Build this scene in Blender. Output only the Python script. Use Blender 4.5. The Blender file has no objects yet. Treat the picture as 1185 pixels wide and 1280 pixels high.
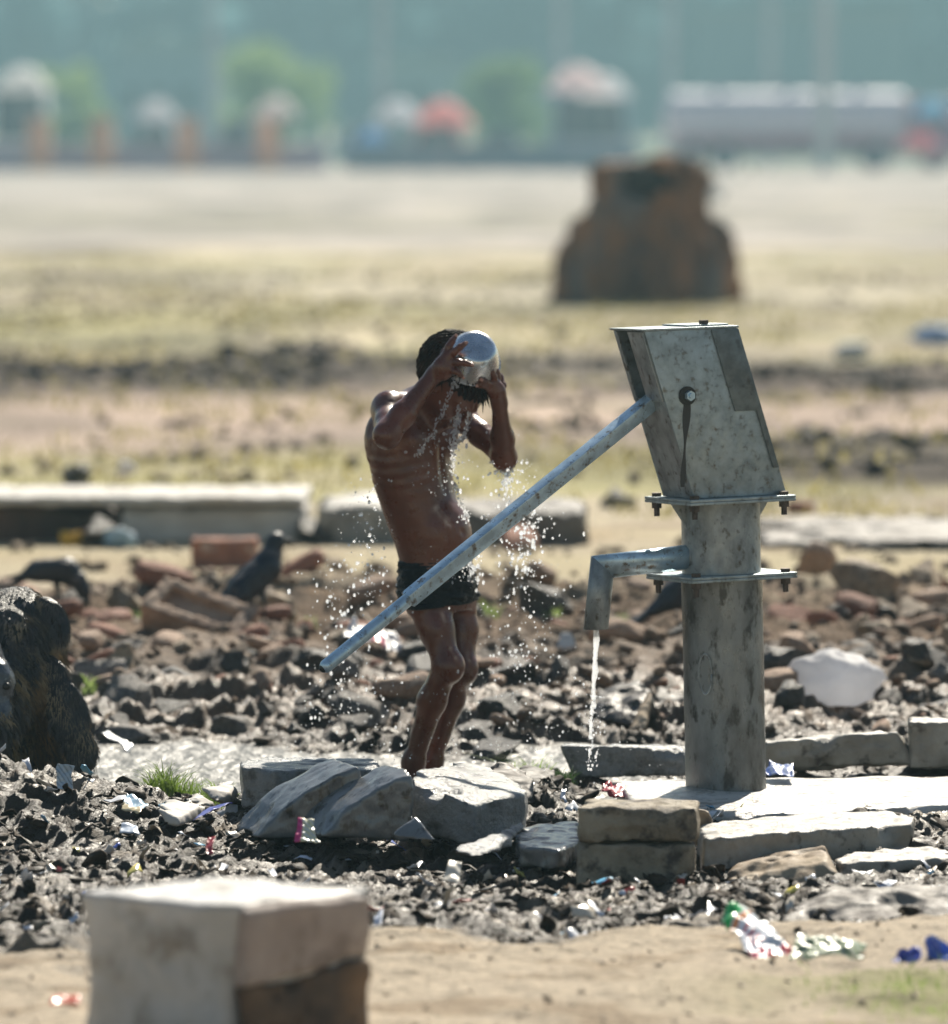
import bpy, bmesh, math, random
import numpy as np
from mathutils import Vector, Matrix, noise as mn
random.seed(7); rng = np.random.default_rng(7)
S = bpy.context.scene
COL = S.collection
R = math.radians
# ------------------------------------------------------------------ camera
CAM = np.array([0.0, -14.0, 1.467]); FPX = 7840.0; TH = math.atan(476/FPX)
FW = np.array([0, math.cos(TH), -math.sin(TH)]); UP = np.array([0, math.sin(TH), math.cos(TH)])
def _ray(px, py): return FW*FPX + np.array([1.0,0,0])*(px-592.5) + UP*(640-py)
def P(px, py, Y=0.0):
    r = _ray(px, py); return CAM + r*((Y+14)/r[1])
def G(px, py, z=0.0):
    r = _ray(px, py); return CAM + r*((z-CAM[2])/r[2])
cd = bpy.data.cameras.new('camera'); cam = bpy.data.objects.new('camera', cd); COL.objects.link(cam)
cam.location = CAM; cam.rotation_euler = (math.pi/2-TH, 0, 0)
cd.sensor_fit = 'HORIZONTAL'; cd.sensor_width = 36; cd.lens = FPX/1185*36; cd.clip_end = 5000; cd.clip_start = .5
cd.dof.use_dof = True; cd.dof.focus_distance = 13.5; cd.dof.aperture_fstop = 3.8
S.camera = cam
# ------------------------------------------------------------------ light
SUN_EL, SUN_AZ = R(40), R(15)          # azimuth measured from +Y towards +X
w = bpy.data.worlds.new("World"); S.world = w; w.use_nodes = True
nt = w.node_tree; bg = nt.nodes['Background']
sky = nt.nodes.new('ShaderNodeTexSky'); sky.sky_type = 'NISHITA'; sky.sun_disc = False
sky.sun_elevation = SUN_EL; sky.sun_rotation = SUN_AZ; sky.dust_density = .6; sky.air_density = 1.3
nt.links.new(sky.outputs[0], bg.inputs[0]); bg.inputs[1].default_value = 0.05
ld = bpy.data.lights.new('sun', 'SUN'); ld.energy = 5.0; ld.angle = R(.5); ld.color = (1, .925, .79)
lo = bpy.data.objects.new('sun', ld); COL.objects.link(lo)
sd = Vector((math.sin(SUN_AZ)*math.cos(SUN_EL), math.cos(SUN_AZ)*math.cos(SUN_EL), math.sin(SUN_EL)))
lo.rotation_euler = sd.to_track_quat('Z', 'Y').to_euler()
S.view_settings.view_transform = 'Standard'; S.view_settings.look = 'None'; S.view_settings.exposure = 0.62
S.view_settings.gamma = 1
S.render.engine = 'CYCLES'
# ------------------------------------------------------------------ numpy noise
_pr = np.random.default_rng(3); PERM = np.concatenate([_pr.permutation(256)]*3).astype(np.int32); VAL = (_pr.random(256)*2-1).astype(np.float32)
def _q(t): return t*t*t*(t*(t*6-15)+10)
def n3(x, y, z, s=0):
    x = x+s*17.3; y = y+s*31.7; z = z+s*5.1
    xi = np.floor(x).astype(np.int32); yi = np.floor(y).astype(np.int32); zi = np.floor(z).astype(np.int32)
    u = _q(x-xi); v = _q(y-yi); ww = _q(z-zi); xi &= 255; yi &= 255; zi &= 255; x1 = (xi+1)&255; y1 = (yi+1)&255; z1 = (zi+1)&255
    def h(a, b, c): return VAL[PERM[PERM[PERM[a]+b]+c]]
    a = h(xi,yi,zi)*(1-u)+h(x1,yi,zi)*u; b = h(xi,y1,zi)*(1-u)+h(x1,y1,zi)*u
    c = h(xi,yi,z1)*(1-u)+h(x1,yi,z1)*u; d = h(xi,y1,z1)*(1-u)+h(x1,y1,z1)*u
    return (a*(1-v)+b*v)*(1-ww)+(c*(1-v)+d*v)*ww
def n2(x, y, s=0):
    x = x+s*17.3; y = y+s*31.7
    xi = np.floor(x).astype(np.int32); yi = np.floor(y).astype(np.int32)
    u = _q(x-xi); v = _q(y-yi); xi &= 255; yi &= 255; x1 = (xi+1)&255; y1 = (yi+1)&255
    def h(a, b): return VAL[PERM[PERM[a]+b]]
    return (h(xi,yi)*(1-u)+h(x1,yi)*u)*(1-v)+(h(xi,y1)*(1-u)+h(x1,y1)*u)*v
def fb(x, y, f, o=4, s=0, g=.5):
    t = 0; a = 1; n = 0
    for i in range(o): t = t+a*n2(x*f, y*f, s+i); n += a; a *= g; f *= 2.03
    return t/n
def fb3(x, y, z, f, o=3, s=0):
    t = 0; a = 1; n = 0
    for i in range(o): t = t+a*n3(x*f, y*f, z*f, s+i); n += a; a *= .5; f *= 2.03
    return t/n
def ss(a, b, x):
    t = np.clip((x-a)/(b-a), 0, 1); return t*t*(3-2*t)
# ------------------------------------------------------------------ object helpers
def tag(o, label=None, cat=None, group=None, kind=None):
    if label: o['label'] = label
    if cat: o['category'] = cat
    if group: o['group'] = group
    if kind: o['kind'] = kind
    return o
def empty(name, loc, label, cat, group=None):
    o = bpy.data.objects.new(name, None); COL.objects.link(o); o.location = loc; o.empty_display_size = .1
    return tag(o, label, cat, group)
def link(name, me, mat, parent=None, smooth=True):
    o = bpy.data.objects.new(name, me); COL.objects.link(o)
    if mat is not None and not me.materials: me.materials.append(mat)
    if smooth and len(me.polygons): me.polygons.foreach_set('use_smooth', [True]*len(me.polygons))
    if parent is not None:
        o.parent = parent
        if parent.parent is None and not parent.get('_local'):
            o.matrix_parent_inverse = (Matrix.Translation(parent.location) @ parent.rotation_euler.to_matrix().to_4x4()).inverted()
    return o
def npmesh(name, v, f):
    """v (n,3); f list of arrays each (m,k)"""
    if not isinstance(f, (list, tuple)): f = [f]
    me = bpy.data.meshes.new(name); f = [np.asarray(a, dtype=np.int32) for a in f if len(a)]
    nl = sum(a.size for a in f); npoly = sum(len(a) for a in f)
    me.vertices.add(len(v)); me.vertices.foreach_set('co', np.asarray(v, dtype=np.float32).ravel())
    me.loops.add(nl); me.polygons.add(npoly)
    me.loops.foreach_set('vertex_index', np.concatenate([a.ravel() for a in f]))
    st = []; o = 0
    for a in f:
        k = a.shape[1]; st.append(np.arange(len(a))*k+o); o += a.size
    me.polygons.foreach_set('loop_start', np.concatenate(st).astype(np.int32))
    me.update(calc_edges=True); me.validate(); return me
class MB:
    """collects shapes into one mesh"""
    def __init__(s): s.bm = bmesh.new()
    def box(s, c, sz, rz=0, rx=0, ry=0, bev=0):
        g = bmesh.ops.create_cube(s.bm, size=1); vs = g['verts']
        M = Matrix.Translation(Vector(c)) @ Matrix.Rotation(rz,4,'Z') @ Matrix.Rotation(ry,4,'Y') @ Matrix.Rotation(rx,4,'X') @ Matrix.Diagonal((*sz,1))
        bmesh.ops.transform(s.bm, matrix=M, verts=vs)
        if bev:
            es = list({e for v in vs for e in v.link_edges}); bmesh.ops.bevel(s.bm, geom=es, offset=bev, segments=2, affect='EDGES', profile=.6)
        return s
    def cyl(s, a, b, r1, r2=None, n=24, caps=True):
        a = Vector(a); b = Vector(b); r2 = r1 if r2 is None else r2; d = b-a
        g = bmesh.ops.create_cone(s.bm, cap_ends=caps, segments=n, radius1=r1, radius2=r2, depth=d.length)
        M = Matrix.Translation((a+b)/2) @ d.to_track_quat('Z','Y').to_matrix().to_4x4()
        bmesh.ops.transform(s.bm, matrix=M, verts=g['verts']); return s
    def tube(s, pts, rads, n=10):
        pts = [Vector(p) for p in pts]; rings = []; up = Vector((.123,.456,.88))
        for i, p in enumerate(pts):
            t = (pts[min(i+1,len(pts)-1)]-pts[max(i-1,0)]).normalized(); a = t.cross(up).normalized(); b = t.cross(a)
            r = rads[i] if hasattr(rads,'__len__') else rads
            rings.append([s.bm.verts.new(p+(a*math.cos(2*math.pi*k/n)+b*math.sin(2*math.pi*k/n))*r) for k in range(n)])
        for q in range(len(rings)-1):
            for k in range(n): s.bm.faces.new((rings[q][k],rings[q][(k+1)%n],rings[q+1][(k+1)%n],rings[q+1][k]))
        s.bm.faces.new(rings[0][::-1]); s.bm.faces.new(rings[-1]); return s
    def sph(s, c, r, sub=2, sc=(1,1,1)):
        g = bmesh.ops.create_icosphere(s.bm, subdivisions=sub, radius=r)
        bmesh.ops.transform(s.bm, matrix=Matrix.Translation(Vector(c)) @ Matrix.Diagonal((*sc,1)), verts=g['verts']); return s
    def prism(s, poly, ext, bev=0):
        """poly: list of 3d points (planar), ext: extrusion vector"""
        ext = Vector(ext); a = [s.bm.verts.new(Vector(p)) for p in poly]; b = [s.bm.verts.new(Vector(p)+ext) for p in poly]; n = len(a)
        fs = [s.bm.faces.new(a[::-1]), s.bm.faces.new(b)]
        for i in range(n): fs.append(s.bm.faces.new((a[i],a[(i+1)%n],b[(i+1)%n],b[i])))
        bmesh.ops.recalc_face_normals(s.bm, faces=fs)
        if bev:
            es = list({e for f in fs for e in f.edges}); bmesh.ops.bevel(s.bm, geom=es, offset=bev, segments=2, affect='EDGES', profile=.6)
        return s
    def xf(s, M): bmesh.ops.transform(s.bm, matrix=M, verts=s.bm.verts); return s
    def build(s, name, mat, parent=None, smooth=False, ang=35):
        me = bpy.data.meshes.new(name); s.bm.normal_update(); s.bm.to_mesh(me); s.bm.free()
        o = link(name, me, mat, parent, smooth=True)
        if not smooth:
            try: me.set_sharp_from_angle(angle=R(ang))
            except Exception: pass
        return o
# ------------------------------------------------------------------ SDF + surface nets
def surface_nets(f, org, h):
    s = f < 0; nx, ny, nz = f.shape
    cnt = np.zeros((nx-1,ny-1,nz-1), np.uint8)
    for dx in (0,1):
        for dy in (0,1):
            for dz in (0,1): cnt += s[dx:nx-1+dx, dy:ny-1+dy, dz:nz-1+dz]
    act = (cnt > 0) & (cnt < 8); I, J, K = np.nonzero(act); n = len(I)
    idx = np.full(act.shape, -1, np.int32); idx[I,J,K] = np.arange(n)
    acc = np.zeros((n,3)); c = np.zeros(n)
    cr = [(0,0,0),(1,0,0),(0,1,0),(1,1,0),(0,0,1),(1,0,1),(0,1,1),(1,1,1)]
    for a in range(8):
        for ax in range(3):
            if cr[a][ax]: continue
            b = list(cr[a]); b[ax] = 1
            fa = f[I+cr[a][0],J+cr[a][1],K+cr[a][2]]; fbv = f[I+b[0],J+b[1],K+b[2]]
            m = (fa < 0) != (fbv < 0); t = np.where(m, fa/np.where(fa-fbv == 0, 1, fa-fbv), 0)
            p = np.tile(np.array(cr[a], float), (n,1)); p[:,ax] = t; acc += p*m[:,None]; c += m
    v = (np.stack([I,J,K],1)+acc/c[:,None])*h+org
    F = []
    for ax in range(3):
        sl0 = [slice(None)]*3; sl1 = [slice(None)]*3; sl0[ax] = slice(0,-1); sl1[ax] = slice(1,None)
        a, b = s[tuple(sl0)], s[tuple(sl1)]; m = a != b
        A, B, C = np.nonzero(m); q = [A,B,C]; o1, o2 = (ax+1)%3, (ax+2)%3
        ok = (q[o1] > 0) & (q[o2] > 0) & (q[o1] < f.shape[o1]-1) & (q[o2] < f.shape[o2]-1)
        q = [t[ok] for t in q]; flip = a[A[ok],B[ok],C[ok]]
        def g(d1, d2):
            t = [q[0].copy(), q[1].copy(), q[2].copy()]; t[o1] -= d1; t[o2] -= d2; return idx[t[0],t[1],t[2]]
        v0, v1, v2, v3 = g(1,1), g(0,1), g(0,0), g(1,0)
        F.append(np.where(flip[:,None], np.stack([v0,v1,v2,v3],1), np.stack([v0,v3,v2,v1],1)))
    return v, np.concatenate(F)
class Field:
    def __init__(s, lo, hi, h):
        s.h = h; s.o = np.array(lo, float); n = np.ceil((np.array(hi)-s.o)/h).astype(int)+1
        s.ax = [s.o[i]+np.arange(n[i])*h for i in range(3)]; s.f = np.full(n, .06, np.float32)
    def _sub(s, lo, hi):
        r = []
        for i in range(3):
            a = max(0, int((lo[i]-s.o[i])/s.h)); b = min(len(s.ax[i]), int((hi[i]-s.o[i])/s.h)+2); r.append(slice(a, max(a,b)))
        X, Y, Z = np.meshgrid(*[s.ax[i][r[i]] for i in range(3)], indexing='ij'); return tuple(r), X, Y, Z
    def add(s, fn, lo, hi, k=.01, op='u'):
        pad = k+s.h*3+.012
        r, X, Y, Z = s._sub(np.array(lo)-pad, np.array(hi)+pad)
        if X.size == 0: return s
        b = fn(X,Y,Z).astype(np.float32); a = s.f[r]
        if op == 'u': hh = np.clip(.5+.5*(b-a)/k, 0, 1); s.f[r] = b*(1-hh)+a*hh-k*hh*(1-hh)
        elif op == 's': hh = np.clip(.5-.5*(-b-a)/k, 0, 1); s.f[r] = -b*(1-hh)+a*hh+k*hh*(1-hh) if False else np.maximum(a, -b)
        elif op == 'i': s.f[r] = np.maximum(a, b)
        return s
    def cap(s, a, b, r1, r2=None, k=.01, op='u'):
        a = np.array(a,float); b = np.array(b,float); r2 = r1 if r2 is None else r2; d = b-a; L = max(d@d, 1e-12)
        def fn(X,Y,Z):
            t = np.clip(((X-a[0])*d[0]+(Y-a[1])*d[1]+(Z-a[2])*d[2])/L, 0, 1)
            return np.sqrt((X-a[0]-t*d[0])**2+(Y-a[1]-t*d[1])**2+(Z-a[2]-t*d[2])**2)-(r1+(r2-r1)*t)
        m = max(r1,r2); return s.add(fn, np.minimum(a,b)-m, np.maximum(a,b)+m, k, op)
    def ell(s, c, r, ax=None, k=.01, op='u', nz=None):
        c = np.array(c,float); r = np.array(r,float); A = np.eye(3) if ax is None else np.array([np.array(q)/np.linalg.norm(q) for q in ax])
        def fn(X,Y,Z):
            D = (X-c[0],Y-c[1],Z-c[2]); q = [(D[0]*A[i][0]+D[1]*A[i][1]+D[2]*A[i][2])/r[i] for i in range(3)]
            k0 = np.sqrt(q[0]**2+q[1]**2+q[2]**2)+1e-9; k1 = np.sqrt((q[0]/r[0])**2+(q[1]/r[1])**2+(q[2]/r[2])**2)+1e-9
            d = k0*(k0-1)/k1
            if nz: d = d+nz(X,Y,Z)
            return d
        e = np.sqrt(((A*r[:,None])**2).sum(0)); return s.add(fn, c-e, c+e, k, op)
    def noise(s, amp, f, o=3, seed=0, st=(1,1,1)):
        r, X, Y, Z = s._sub(s.o-1, s.o+1e3); m = np.abs(s.f) < amp*2.5+s.h*2
        nn = fb3(X[m]*st[0],Y[m]*st[1],Z[m]*st[2],f,o,seed); s.f[m] += nn.astype(np.float32)*amp; return s
    def mesh(s, name):
        f = s.f.copy(); f[0]=f[-1]=.05; f[:,0]=f[:,-1]=.05; f[:,:,0]=f[:,:,-1]=.05
        v, F = surface_nets(f, s.o, s.h); return npmesh(name, v, F)
def hull_planes(pts):
    bm = bmesh.new()
    for p in pts: bm.verts.new(Vector(p))
    bmesh.ops.convex_hull(bm, input=bm.verts); bm.faces.ensure_lookup_table(); bm.normal_update()
    cen = Vector(np.mean(np.array([list(p) for p in pts]),0)); out = []
    for f in bm.faces:
        if f.calc_area() < 1e-9: continue
        n = f.normal.copy(); d = n.dot(f.verts[0].co)
        if n.dot(cen) > d: n = -n; d = -d
        if not any((n-Vector(q[:3])).length < .02 and abs(d-q[3]) < .002 for q in out): out.append((n.x,n.y,n.z,d))
    bm.free(); return out
def stone(name, pts, h=.005, rough=.0055, rf=32, chip=.018, cf=13, seed=0, mat=None, parent=None, rnd=.004):
    """one chipped solid around the convex hull of pts (world coordinates)"""
    pts = np.array([list(p) for p in pts]); pl = hull_planes(pts); lo = pts.min(0)-.02; hi = pts.max(0)+.02
    F = Field(lo, hi, h); X, Y, Z = np.meshgrid(*F.ax, indexing='ij')
    d = np.full(X.shape, -1e3); 
    for a in pl:
        e = X*a[0]+Y*a[1]+Z*a[2]-a[3]; hh = np.clip(.5+.5*(e-d)/rnd, 0, 1); d = d*(1-hh)+e*hh+rnd*hh*(1-hh)
    m = np.abs(d) < .04+h*2
    x, y, z = X[m], Y[m], Z[m]
    nn = fb3(x,y,z,rf,3,seed)*rough
    ed = np.zeros_like(x); es = np.stack([x*a[0]+y*a[1]+z*a[2]-a[3] for a in pl]); es.sort(0)
    if len(es) > 1: edge = np.clip(1-(es[-1]-es[-2])/.035, 0, 1)      # near an edge
    else: edge = 0
    cc = np.clip(fb3(x,y,z,cf,2,seed+9)*1.6, 0, 1)*edge*chip
    d[m] = d[m]+nn+cc
    F.f = d.astype(np.float32); me = F.mesh(name); return link(name, me, mat, parent)
# ------------------------------------------------------------------ materials
def mat_new(name):
    m = bpy.data.materials.new(name); m.use_nodes = True; return m, m.node_tree, m.node_tree.nodes['Principled BSDF']
def mat(name, c1, c2=None, sc=6, rough=(.7,.9), bump=.3, bs=40, bd=.004, metal=0, c3=None, s3=25, t3=(.55,.68), spec=.5, stretch=(1,1,1), tint=0, det=8, coat=0, trans=0):
    m, t, b = mat_new(name); N = t.nodes; L = t.links
    tc = N.new('ShaderNodeTexCoord'); mp = N.new('ShaderNodeMapping'); mp.inputs['Scale'].default_value = stretch; L.new(tc.outputs['Object'], mp.inputs[0]); co = mp.outputs[0]
    def nz(s, d=det, r=.6):
        n = N.new('ShaderNodeTexNoise'); n.inputs['Scale'].default_value = s; n.inputs['Detail'].default_value = d; n.inputs['Roughness'].default_value = r; L.new(co, n.inputs['Vector']); return n.outputs['Fac']
    def ramp(f, a, bb):
        r = N.new('ShaderNodeMapRange'); r.inputs[1].default_value = a; r.inputs[2].default_value = bb; L.new(f, r.inputs[0]); return r.outputs[0]
    c2 = c2 or tuple(x*.6 for x in c1)
    mx = N.new('ShaderNodeMix'); mx.data_type = 'RGBA'; mx.inputs[6].default_value = (*c1,1); mx.inputs[7].default_value = (*c2,1)
    L.new(ramp(nz(sc), .38, .62), mx.inputs[0]); out = mx.outputs[2]
    if c3:
        m3 = N.new('ShaderNodeMix'); m3.data_type = 'RGBA'; L.new(out, m3.inputs[6]); m3.inputs[7].default_value = (*c3,1); L.new(ramp(nz(s3), *t3), m3.inputs[0]); out = m3.outputs[2]
    if tint:
        oi = N.new('ShaderNodeObjectInfo'); r = N.new('ShaderNodeMapRange'); r.inputs[3].default_value = 1-tint; r.inputs[4].default_value = 1+tint; L.new(oi.outputs['Random'], r.inputs[0])
        hs = N.new('ShaderNodeHueSaturation'); L.new(r.outputs[0], hs.inputs['Value']); L.new(out, hs.inputs['Color']); out = hs.outputs[0]
    L.new(out, b.inputs['Base Color'])
    rr = N.new('ShaderNodeMapRange'); rr.inputs[1].default_value = .35; rr.inputs[2].default_value = .65; rr.inputs[3].default_value = rough[0]; rr.inputs[4].default_value = rough[1]
    L.new(nz(sc*2.3+3), rr.inputs[0]); L.new(rr.outputs[0], b.inputs['Roughness'])
    b.inputs['Metallic'].default_value = metal; b.inputs['Specular IOR Level'].default_value = spec; b.inputs['Coat Weight'].default_value = coat; b.inputs['Coat Roughness'].default_value = .12
    if bump:
        bp = N.new('ShaderNodeBump'); bp.inputs['Strength'].default_value = bump; bp.inputs['Distance'].default_value = bd; L.new(nz(bs, 10, .65), bp.inputs['Height']); L.new(bp.outputs[0], b.inputs['Normal'])
    return m
CONC = mat('concrete', (.36,.335,.29), (.22,.20,.17), 9, (.35,.6), .8, 90, .004, c3=(.07,.055,.045), s3=26, t3=(.56,.68))
CONCW = mat('wet_concrete', (.23,.235,.24), (.12,.115,.11), 9, (.2,.42), 1, 90, .006, c3=(.05,.045,.04), s3=28, t3=(.55,.7), spec=.7)
CONCL = mat('pale_concrete', (.58,.55,.50), (.46,.42,.37), 5, (.55,.8), .4, 60, .004, c3=(.22,.17,.13), s3=9, t3=(.6,.75))
BRICKM = mat('old_brick', (.36,.15,.085), (.22,.095,.06), 9, (.7,.9), .5, 60, .005, c3=(.40,.33,.27), s3=14, t3=(.58,.7), tint=.25)
BRICKP = mat('pale_brick', (.42,.29,.20), (.28,.17,.11), 9, (.7,.9), .5, 60, .005, c3=(.13,.10,.08), s3=14, t3=(.55,.7), tint=.2)
SANDST = mat('tan_stone', (.43,.33,.22), (.27,.19,.12), 8, (.6,.85), .6, 45, .006, c3=(.09,.06,.04), s3=12, t3=(.52,.66), tint=.2)
GREYST = mat('grey_stone', (.23,.205,.175), (.12,.10,.085), 8, (.5,.8), .8, 45, .006, c3=(.06,.05,.045), s3=12, t3=(.52,.66), tint=.35)
DARKST = mat('wet_dark_stone', (.085,.070,.055), (.04,.032,.025), 9, (.3,.6), .8, 50, .006, c3=(.20,.16,.12), s3=15, t3=(.6,.7), spec=.4, tint=.35)
STEEL = mat('galvanised_steel', (.44,.51,.53), (.31,.36,.37), 30, (.34,.6), .35, 120, .0012, metal=.6, c3=(.17,.15,.12), s3=60, t3=(.56,.72))
STEELD = mat('grimy_steel', (.40,.43,.43), (.22,.235,.235), 22, (.28,.5), .6, 110, .002, metal=.35, c3=(.10,.085,.065), s3=55, t3=(.56,.68), stretch=(1,1,.7), spec=.6)
STEELB = mat('sky_tinted_worn_steel', (.60,.78,.90), (.42,.55,.64), 30, (.26,.42), .3, 200, .0010, metal=.6, c3=(.20,.17,.14), s3=45, t3=(.57,.68))  # blue of the reflected sky is put into the base colour
PLATE = mat('dark_plate_steel', (.20,.235,.24), (.13,.15,.155), 26, (.35,.6), .35, 120, .0012, metal=.5, c3=(.08,.075,.07), s3=24, t3=(.58,.72))
BLACK = mat('black_grease', (.02,.018,.016), (.012,.011,.01), 20, (.3,.6), .3, 100, .001)
BOLTM = mat('rusty_bolt', (.13,.10,.08), (.07,.05,.04), 60, (.4,.7), .4, 300, .001, metal=.5)
ALU = mat('aluminium', (.74,.76,.78), (.55,.57,.60), 18, (.18,.34), .3, 90, .0015, metal=.9, c3=(.35,.33,.28), s3=40, t3=(.6,.75))
SKIN = mat('wet_brown_skin', (.150,.040,.016), (.095,.025,.010), 9, (.22,.42), .5, 140, .0016, spec=.5, coat=.2)
NAIL = mat('nail', (.45,.22,.17), (.40,.2,.15), 10, (.3,.4), 0)
HAIRM = mat('wet_black_hair', (.012,.007,.005), (.035,.014,.007), 40, (.4,.6), .5, 200, .002, spec=.12)
SHORTM = mat('wet_black_cloth', (.004,.004,.005), (.008,.008,.009), 30, (.3,.55), .8, 60, .005, spec=.12)
FUR = mat('wet_black_fur', (.022,.017,.012), (.008,.007,.006), 22, (.28,.5), 1, 60, .012, c3=(.20,.13,.06), s3=26, t3=(.60,.74), stretch=(1,1,.35), spec=.5)
NOSEM = mat('grey_nose_skin', (.10,.11,.125), (.05,.055,.065), 30, (.2,.35), .5, 120, .002, spec=.7)
CROWB = mat('crow_black', (.006,.006,.012), (.010,.010,.018), 30, (.35,.6), .5, 90, .003, spec=.6)
CROWG = mat('crow_grey_neck', (.09,.085,.09), (.06,.055,.06), 30, (.5,.7), .4, 90, .003)
PALEF = mat('pale_feather', (.55,.5,.42), (.4,.35,.3), 30, (.5,.7), .4, 90, .003)
WHITES = mat('white_stone', (.78,.76,.73), (.62,.59,.55), 12, (.6,.8), .5, 40, .004)
BARKM = mat('stump_wood', (.34,.15,.055), (.06,.04,.03), 3.2, (.75,.95), 1, 7, .06, c3=(.20,.18,.165), s3=1.6, t3=(.5,.62), stretch=(1,1,.35))
TRUNK = mat('tree_bark', (.13,.10,.075), (.08,.06,.045), 3, (.8,.95), .6, 20, .03)
CROWNDK = None
def leafmat(name, c, tr=.35):
    m, t, b = mat_new(name); N = t.nodes; L = t.links
    b.inputs['Base Color'].default_value = (*c,1); b.inputs['Roughness'].default_value = .6
    tc = N.new('ShaderNodeTexCoord'); n = N.new('ShaderNodeTexNoise'); n.inputs['Scale'].default_value = 30 if tr < .3 else 2; L.new(tc.outputs['Object'], n.inputs['Vector'])
    hs = N.new('ShaderNodeHueSaturation'); hs.inputs['Color'].default_value = (*c,1); mr = N.new('ShaderNodeMapRange'); mr.inputs[1].default_value=.3; mr.inputs[2].default_value=.7; mr.inputs[3].default_value=.6; mr.inputs[4].default_value=1.5
    L.new(n.outputs['Fac'], mr.inputs[0]); L.new(mr.outputs[0], hs.inputs['Value']); L.new(hs.outputs[0], b.inputs['Base Color'])
    ts = N.new('ShaderNodeBsdfTranslucent'); L.new(hs.outputs[0], ts.inputs[0]); mx = N.new('ShaderNodeMixShader'); mx.inputs[0].default_value = tr
    L.new(b.outputs[0], mx.inputs[1]); L.new(ts.outputs[0], mx.inputs[2]); L.new(mx.outputs[0], N['Material Output'].inputs[0]); return m
GRASSM = leafmat('grass_blade', (.24,.36,.06), .5)
GRASSD = leafmat('dark_weed_leaf', (.06,.12,.03), .3)
LEAFY = leafmat('bright_foliage', (.30,.40,.13), .5)
WHITEP = leafmat('white_plastic', (.80,.80,.82), .6)
LEAFD = leafmat('haze_tinted_foliage', (.14,.27,.29), .7)  # blue of the distant haze is mixed into the leaf colour
def watermat():
    m, t, b = mat_new('splashing_water'); b.inputs['Base Color'].default_value = (1,1,1,1); b.inputs['Roughness'].default_value = 0.04
    b.inputs['IOR'].default_value = 1.33; b.inputs['Transmission Weight'].default_value = 1
    tr = t.nodes.new('ShaderNodeBsdfTranslucent'); tr.inputs[0].default_value = (.95,.97,1,1); mx = t.nodes.new('ShaderNodeMixShader'); mx.inputs[0].default_value = .42
    t.links.new(b.outputs[0], mx.inputs[1]); t.links.new(tr.outputs[0], mx.inputs[2]); t.links.new(mx.outputs[0], t.nodes['Material Output'].inputs[0]); return m
WATER = watermat()
def attrmat(name, rough=.5, spec=.5):
    m, t, b = mat_new(name); a = t.nodes.new('ShaderNodeAttribute'); a.attribute_name = 'print'; t.links.new(a.outputs['Color'], b.inputs['Base Color'])
    b.inputs['Roughness'].default_value = rough; b.inputs['Specular IOR Level'].default_value = spec; return m
PLASTIC = attrmat('printed_plastic', .3)
def flat(name, c, rough=.5, metal=0): return mat(name, c, tuple(x*.8 for x in c), 4, (rough,min(1,rough+.15)), .15, 20, .003, metal)
# ------------------------------------------------------------------ terrain
def px2x(px, Y): return (px-592.5)*(Y+14)/FPX
def gau(x, y, cx, cy, sx, sy): return np.exp(-((x-cx)/sx)**2-((y-cy)/sy)**2)
WZ = -.045
def masks(x, y):
    wob = fb(x, y, 1.3, 3, 40)*.35+fb(x,y,6,2,41)*.1
    mud = ss(-2.75, -2.35, y+wob*1.3+fb(x,y*1.5,3.5,3,42)*.35+np.clip(-x-.2,0,1)*.25-np.clip(x-.2,0,1)*.15)*(1-ss(1.8, 3.0, y+wob))
    rub = ss(1.2, 2.0, y+wob)*(1-ss(5.0, 6.0, y+wob*2.2))
    return mud, rub
def height(x, y):
    x = np.asarray(x, float); y = np.asarray(y, float); mud, rub = masks(x, y)
    near = 1-ss(8, 20, y)
    z = fb(x, y, .8, 3, 1)*.012*near+fb(x, y, 6, 4, 2)*.010*near
    wx = x+fb(x,y,3,2,60)*.12; wy = y+fb(x,y,3,2,61)*.2
    rid = 1-np.abs(fb(wx, wy, 5.5, 4, 11))*3.2; rid = np.clip(rid, -1, 1)
    rid2 = 1-np.abs(fb(wx, wy*.8, 17, 3, 21))*3.0; rid2 = np.clip(rid2, -1, 1)
    z = z+mud*(rid*.020+rid2*.016+fb(x,y,45,2,31)*.010+fb(x,y,2.2,2,33)*.035-.040)
    z = z+(1-mud)*(1-ss(-2.6,-1.8,y))*(np.clip(fb(x,y,9,4,14),-.2,1)*.014+fb(x,y,30,3,15)*.004)
    # the heap of mud at the left, in front of the animal
    z = z+.11*gau(x,y,-1.06,-.35,.22,.28)+.05*gau(x,y,-.78,-.35,.14,.22)-.045*gau(x,y,-.42,-1.15,.28,.22)
    z = z-.025*gau(x,y,.7,-1.6,.6,.6)
    z = z-.085*np.clip(gau(x,y,-.66,.85,.30,.55)*1.7,0,1)*mud
    z = z-.05*np.clip(gau(x,y,-.10,.60,.20,.30)*1.4,0,1)
    z = z-.055*np.clip(gau(x,y,.30,1.0,.28,.28)*1.5,0,1)-.05*np.clip(gau(x,y,1.05,1.9,.25,.2)*1.3,0,1)
    # level ground under the platform
    fl = ss(.26,.34,x)*ss(-.45,-.3,y)*(1-ss(.5,.7,y)); z = z*(1-fl*.85)-.045*fl
    # rubble bed
    z = z+rub*(np.clip(1-np.abs(fb(wx,wy,3.0,3,51))*3,-.6,1)*.035+fb(x,y,11,3,52)*.03+.025)
    z = z+.05*gau(x,y,.7,5.4,.9,.5)+.04*gau(x,y,-.55,5.3,.7,.5)
    far = ss(6, 12, y); z = z+far*fb(x, y, .5, 3, 70)*.04
    # dark banks of dug earth across the field
    z = z+.10*banks(x,y)*np.clip(.9+fb(x,y,1.1,3,81)*1.3,.1,2)
    z = z-.25*ss(60,300,y)*(y-60)/240*0
    return z
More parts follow.
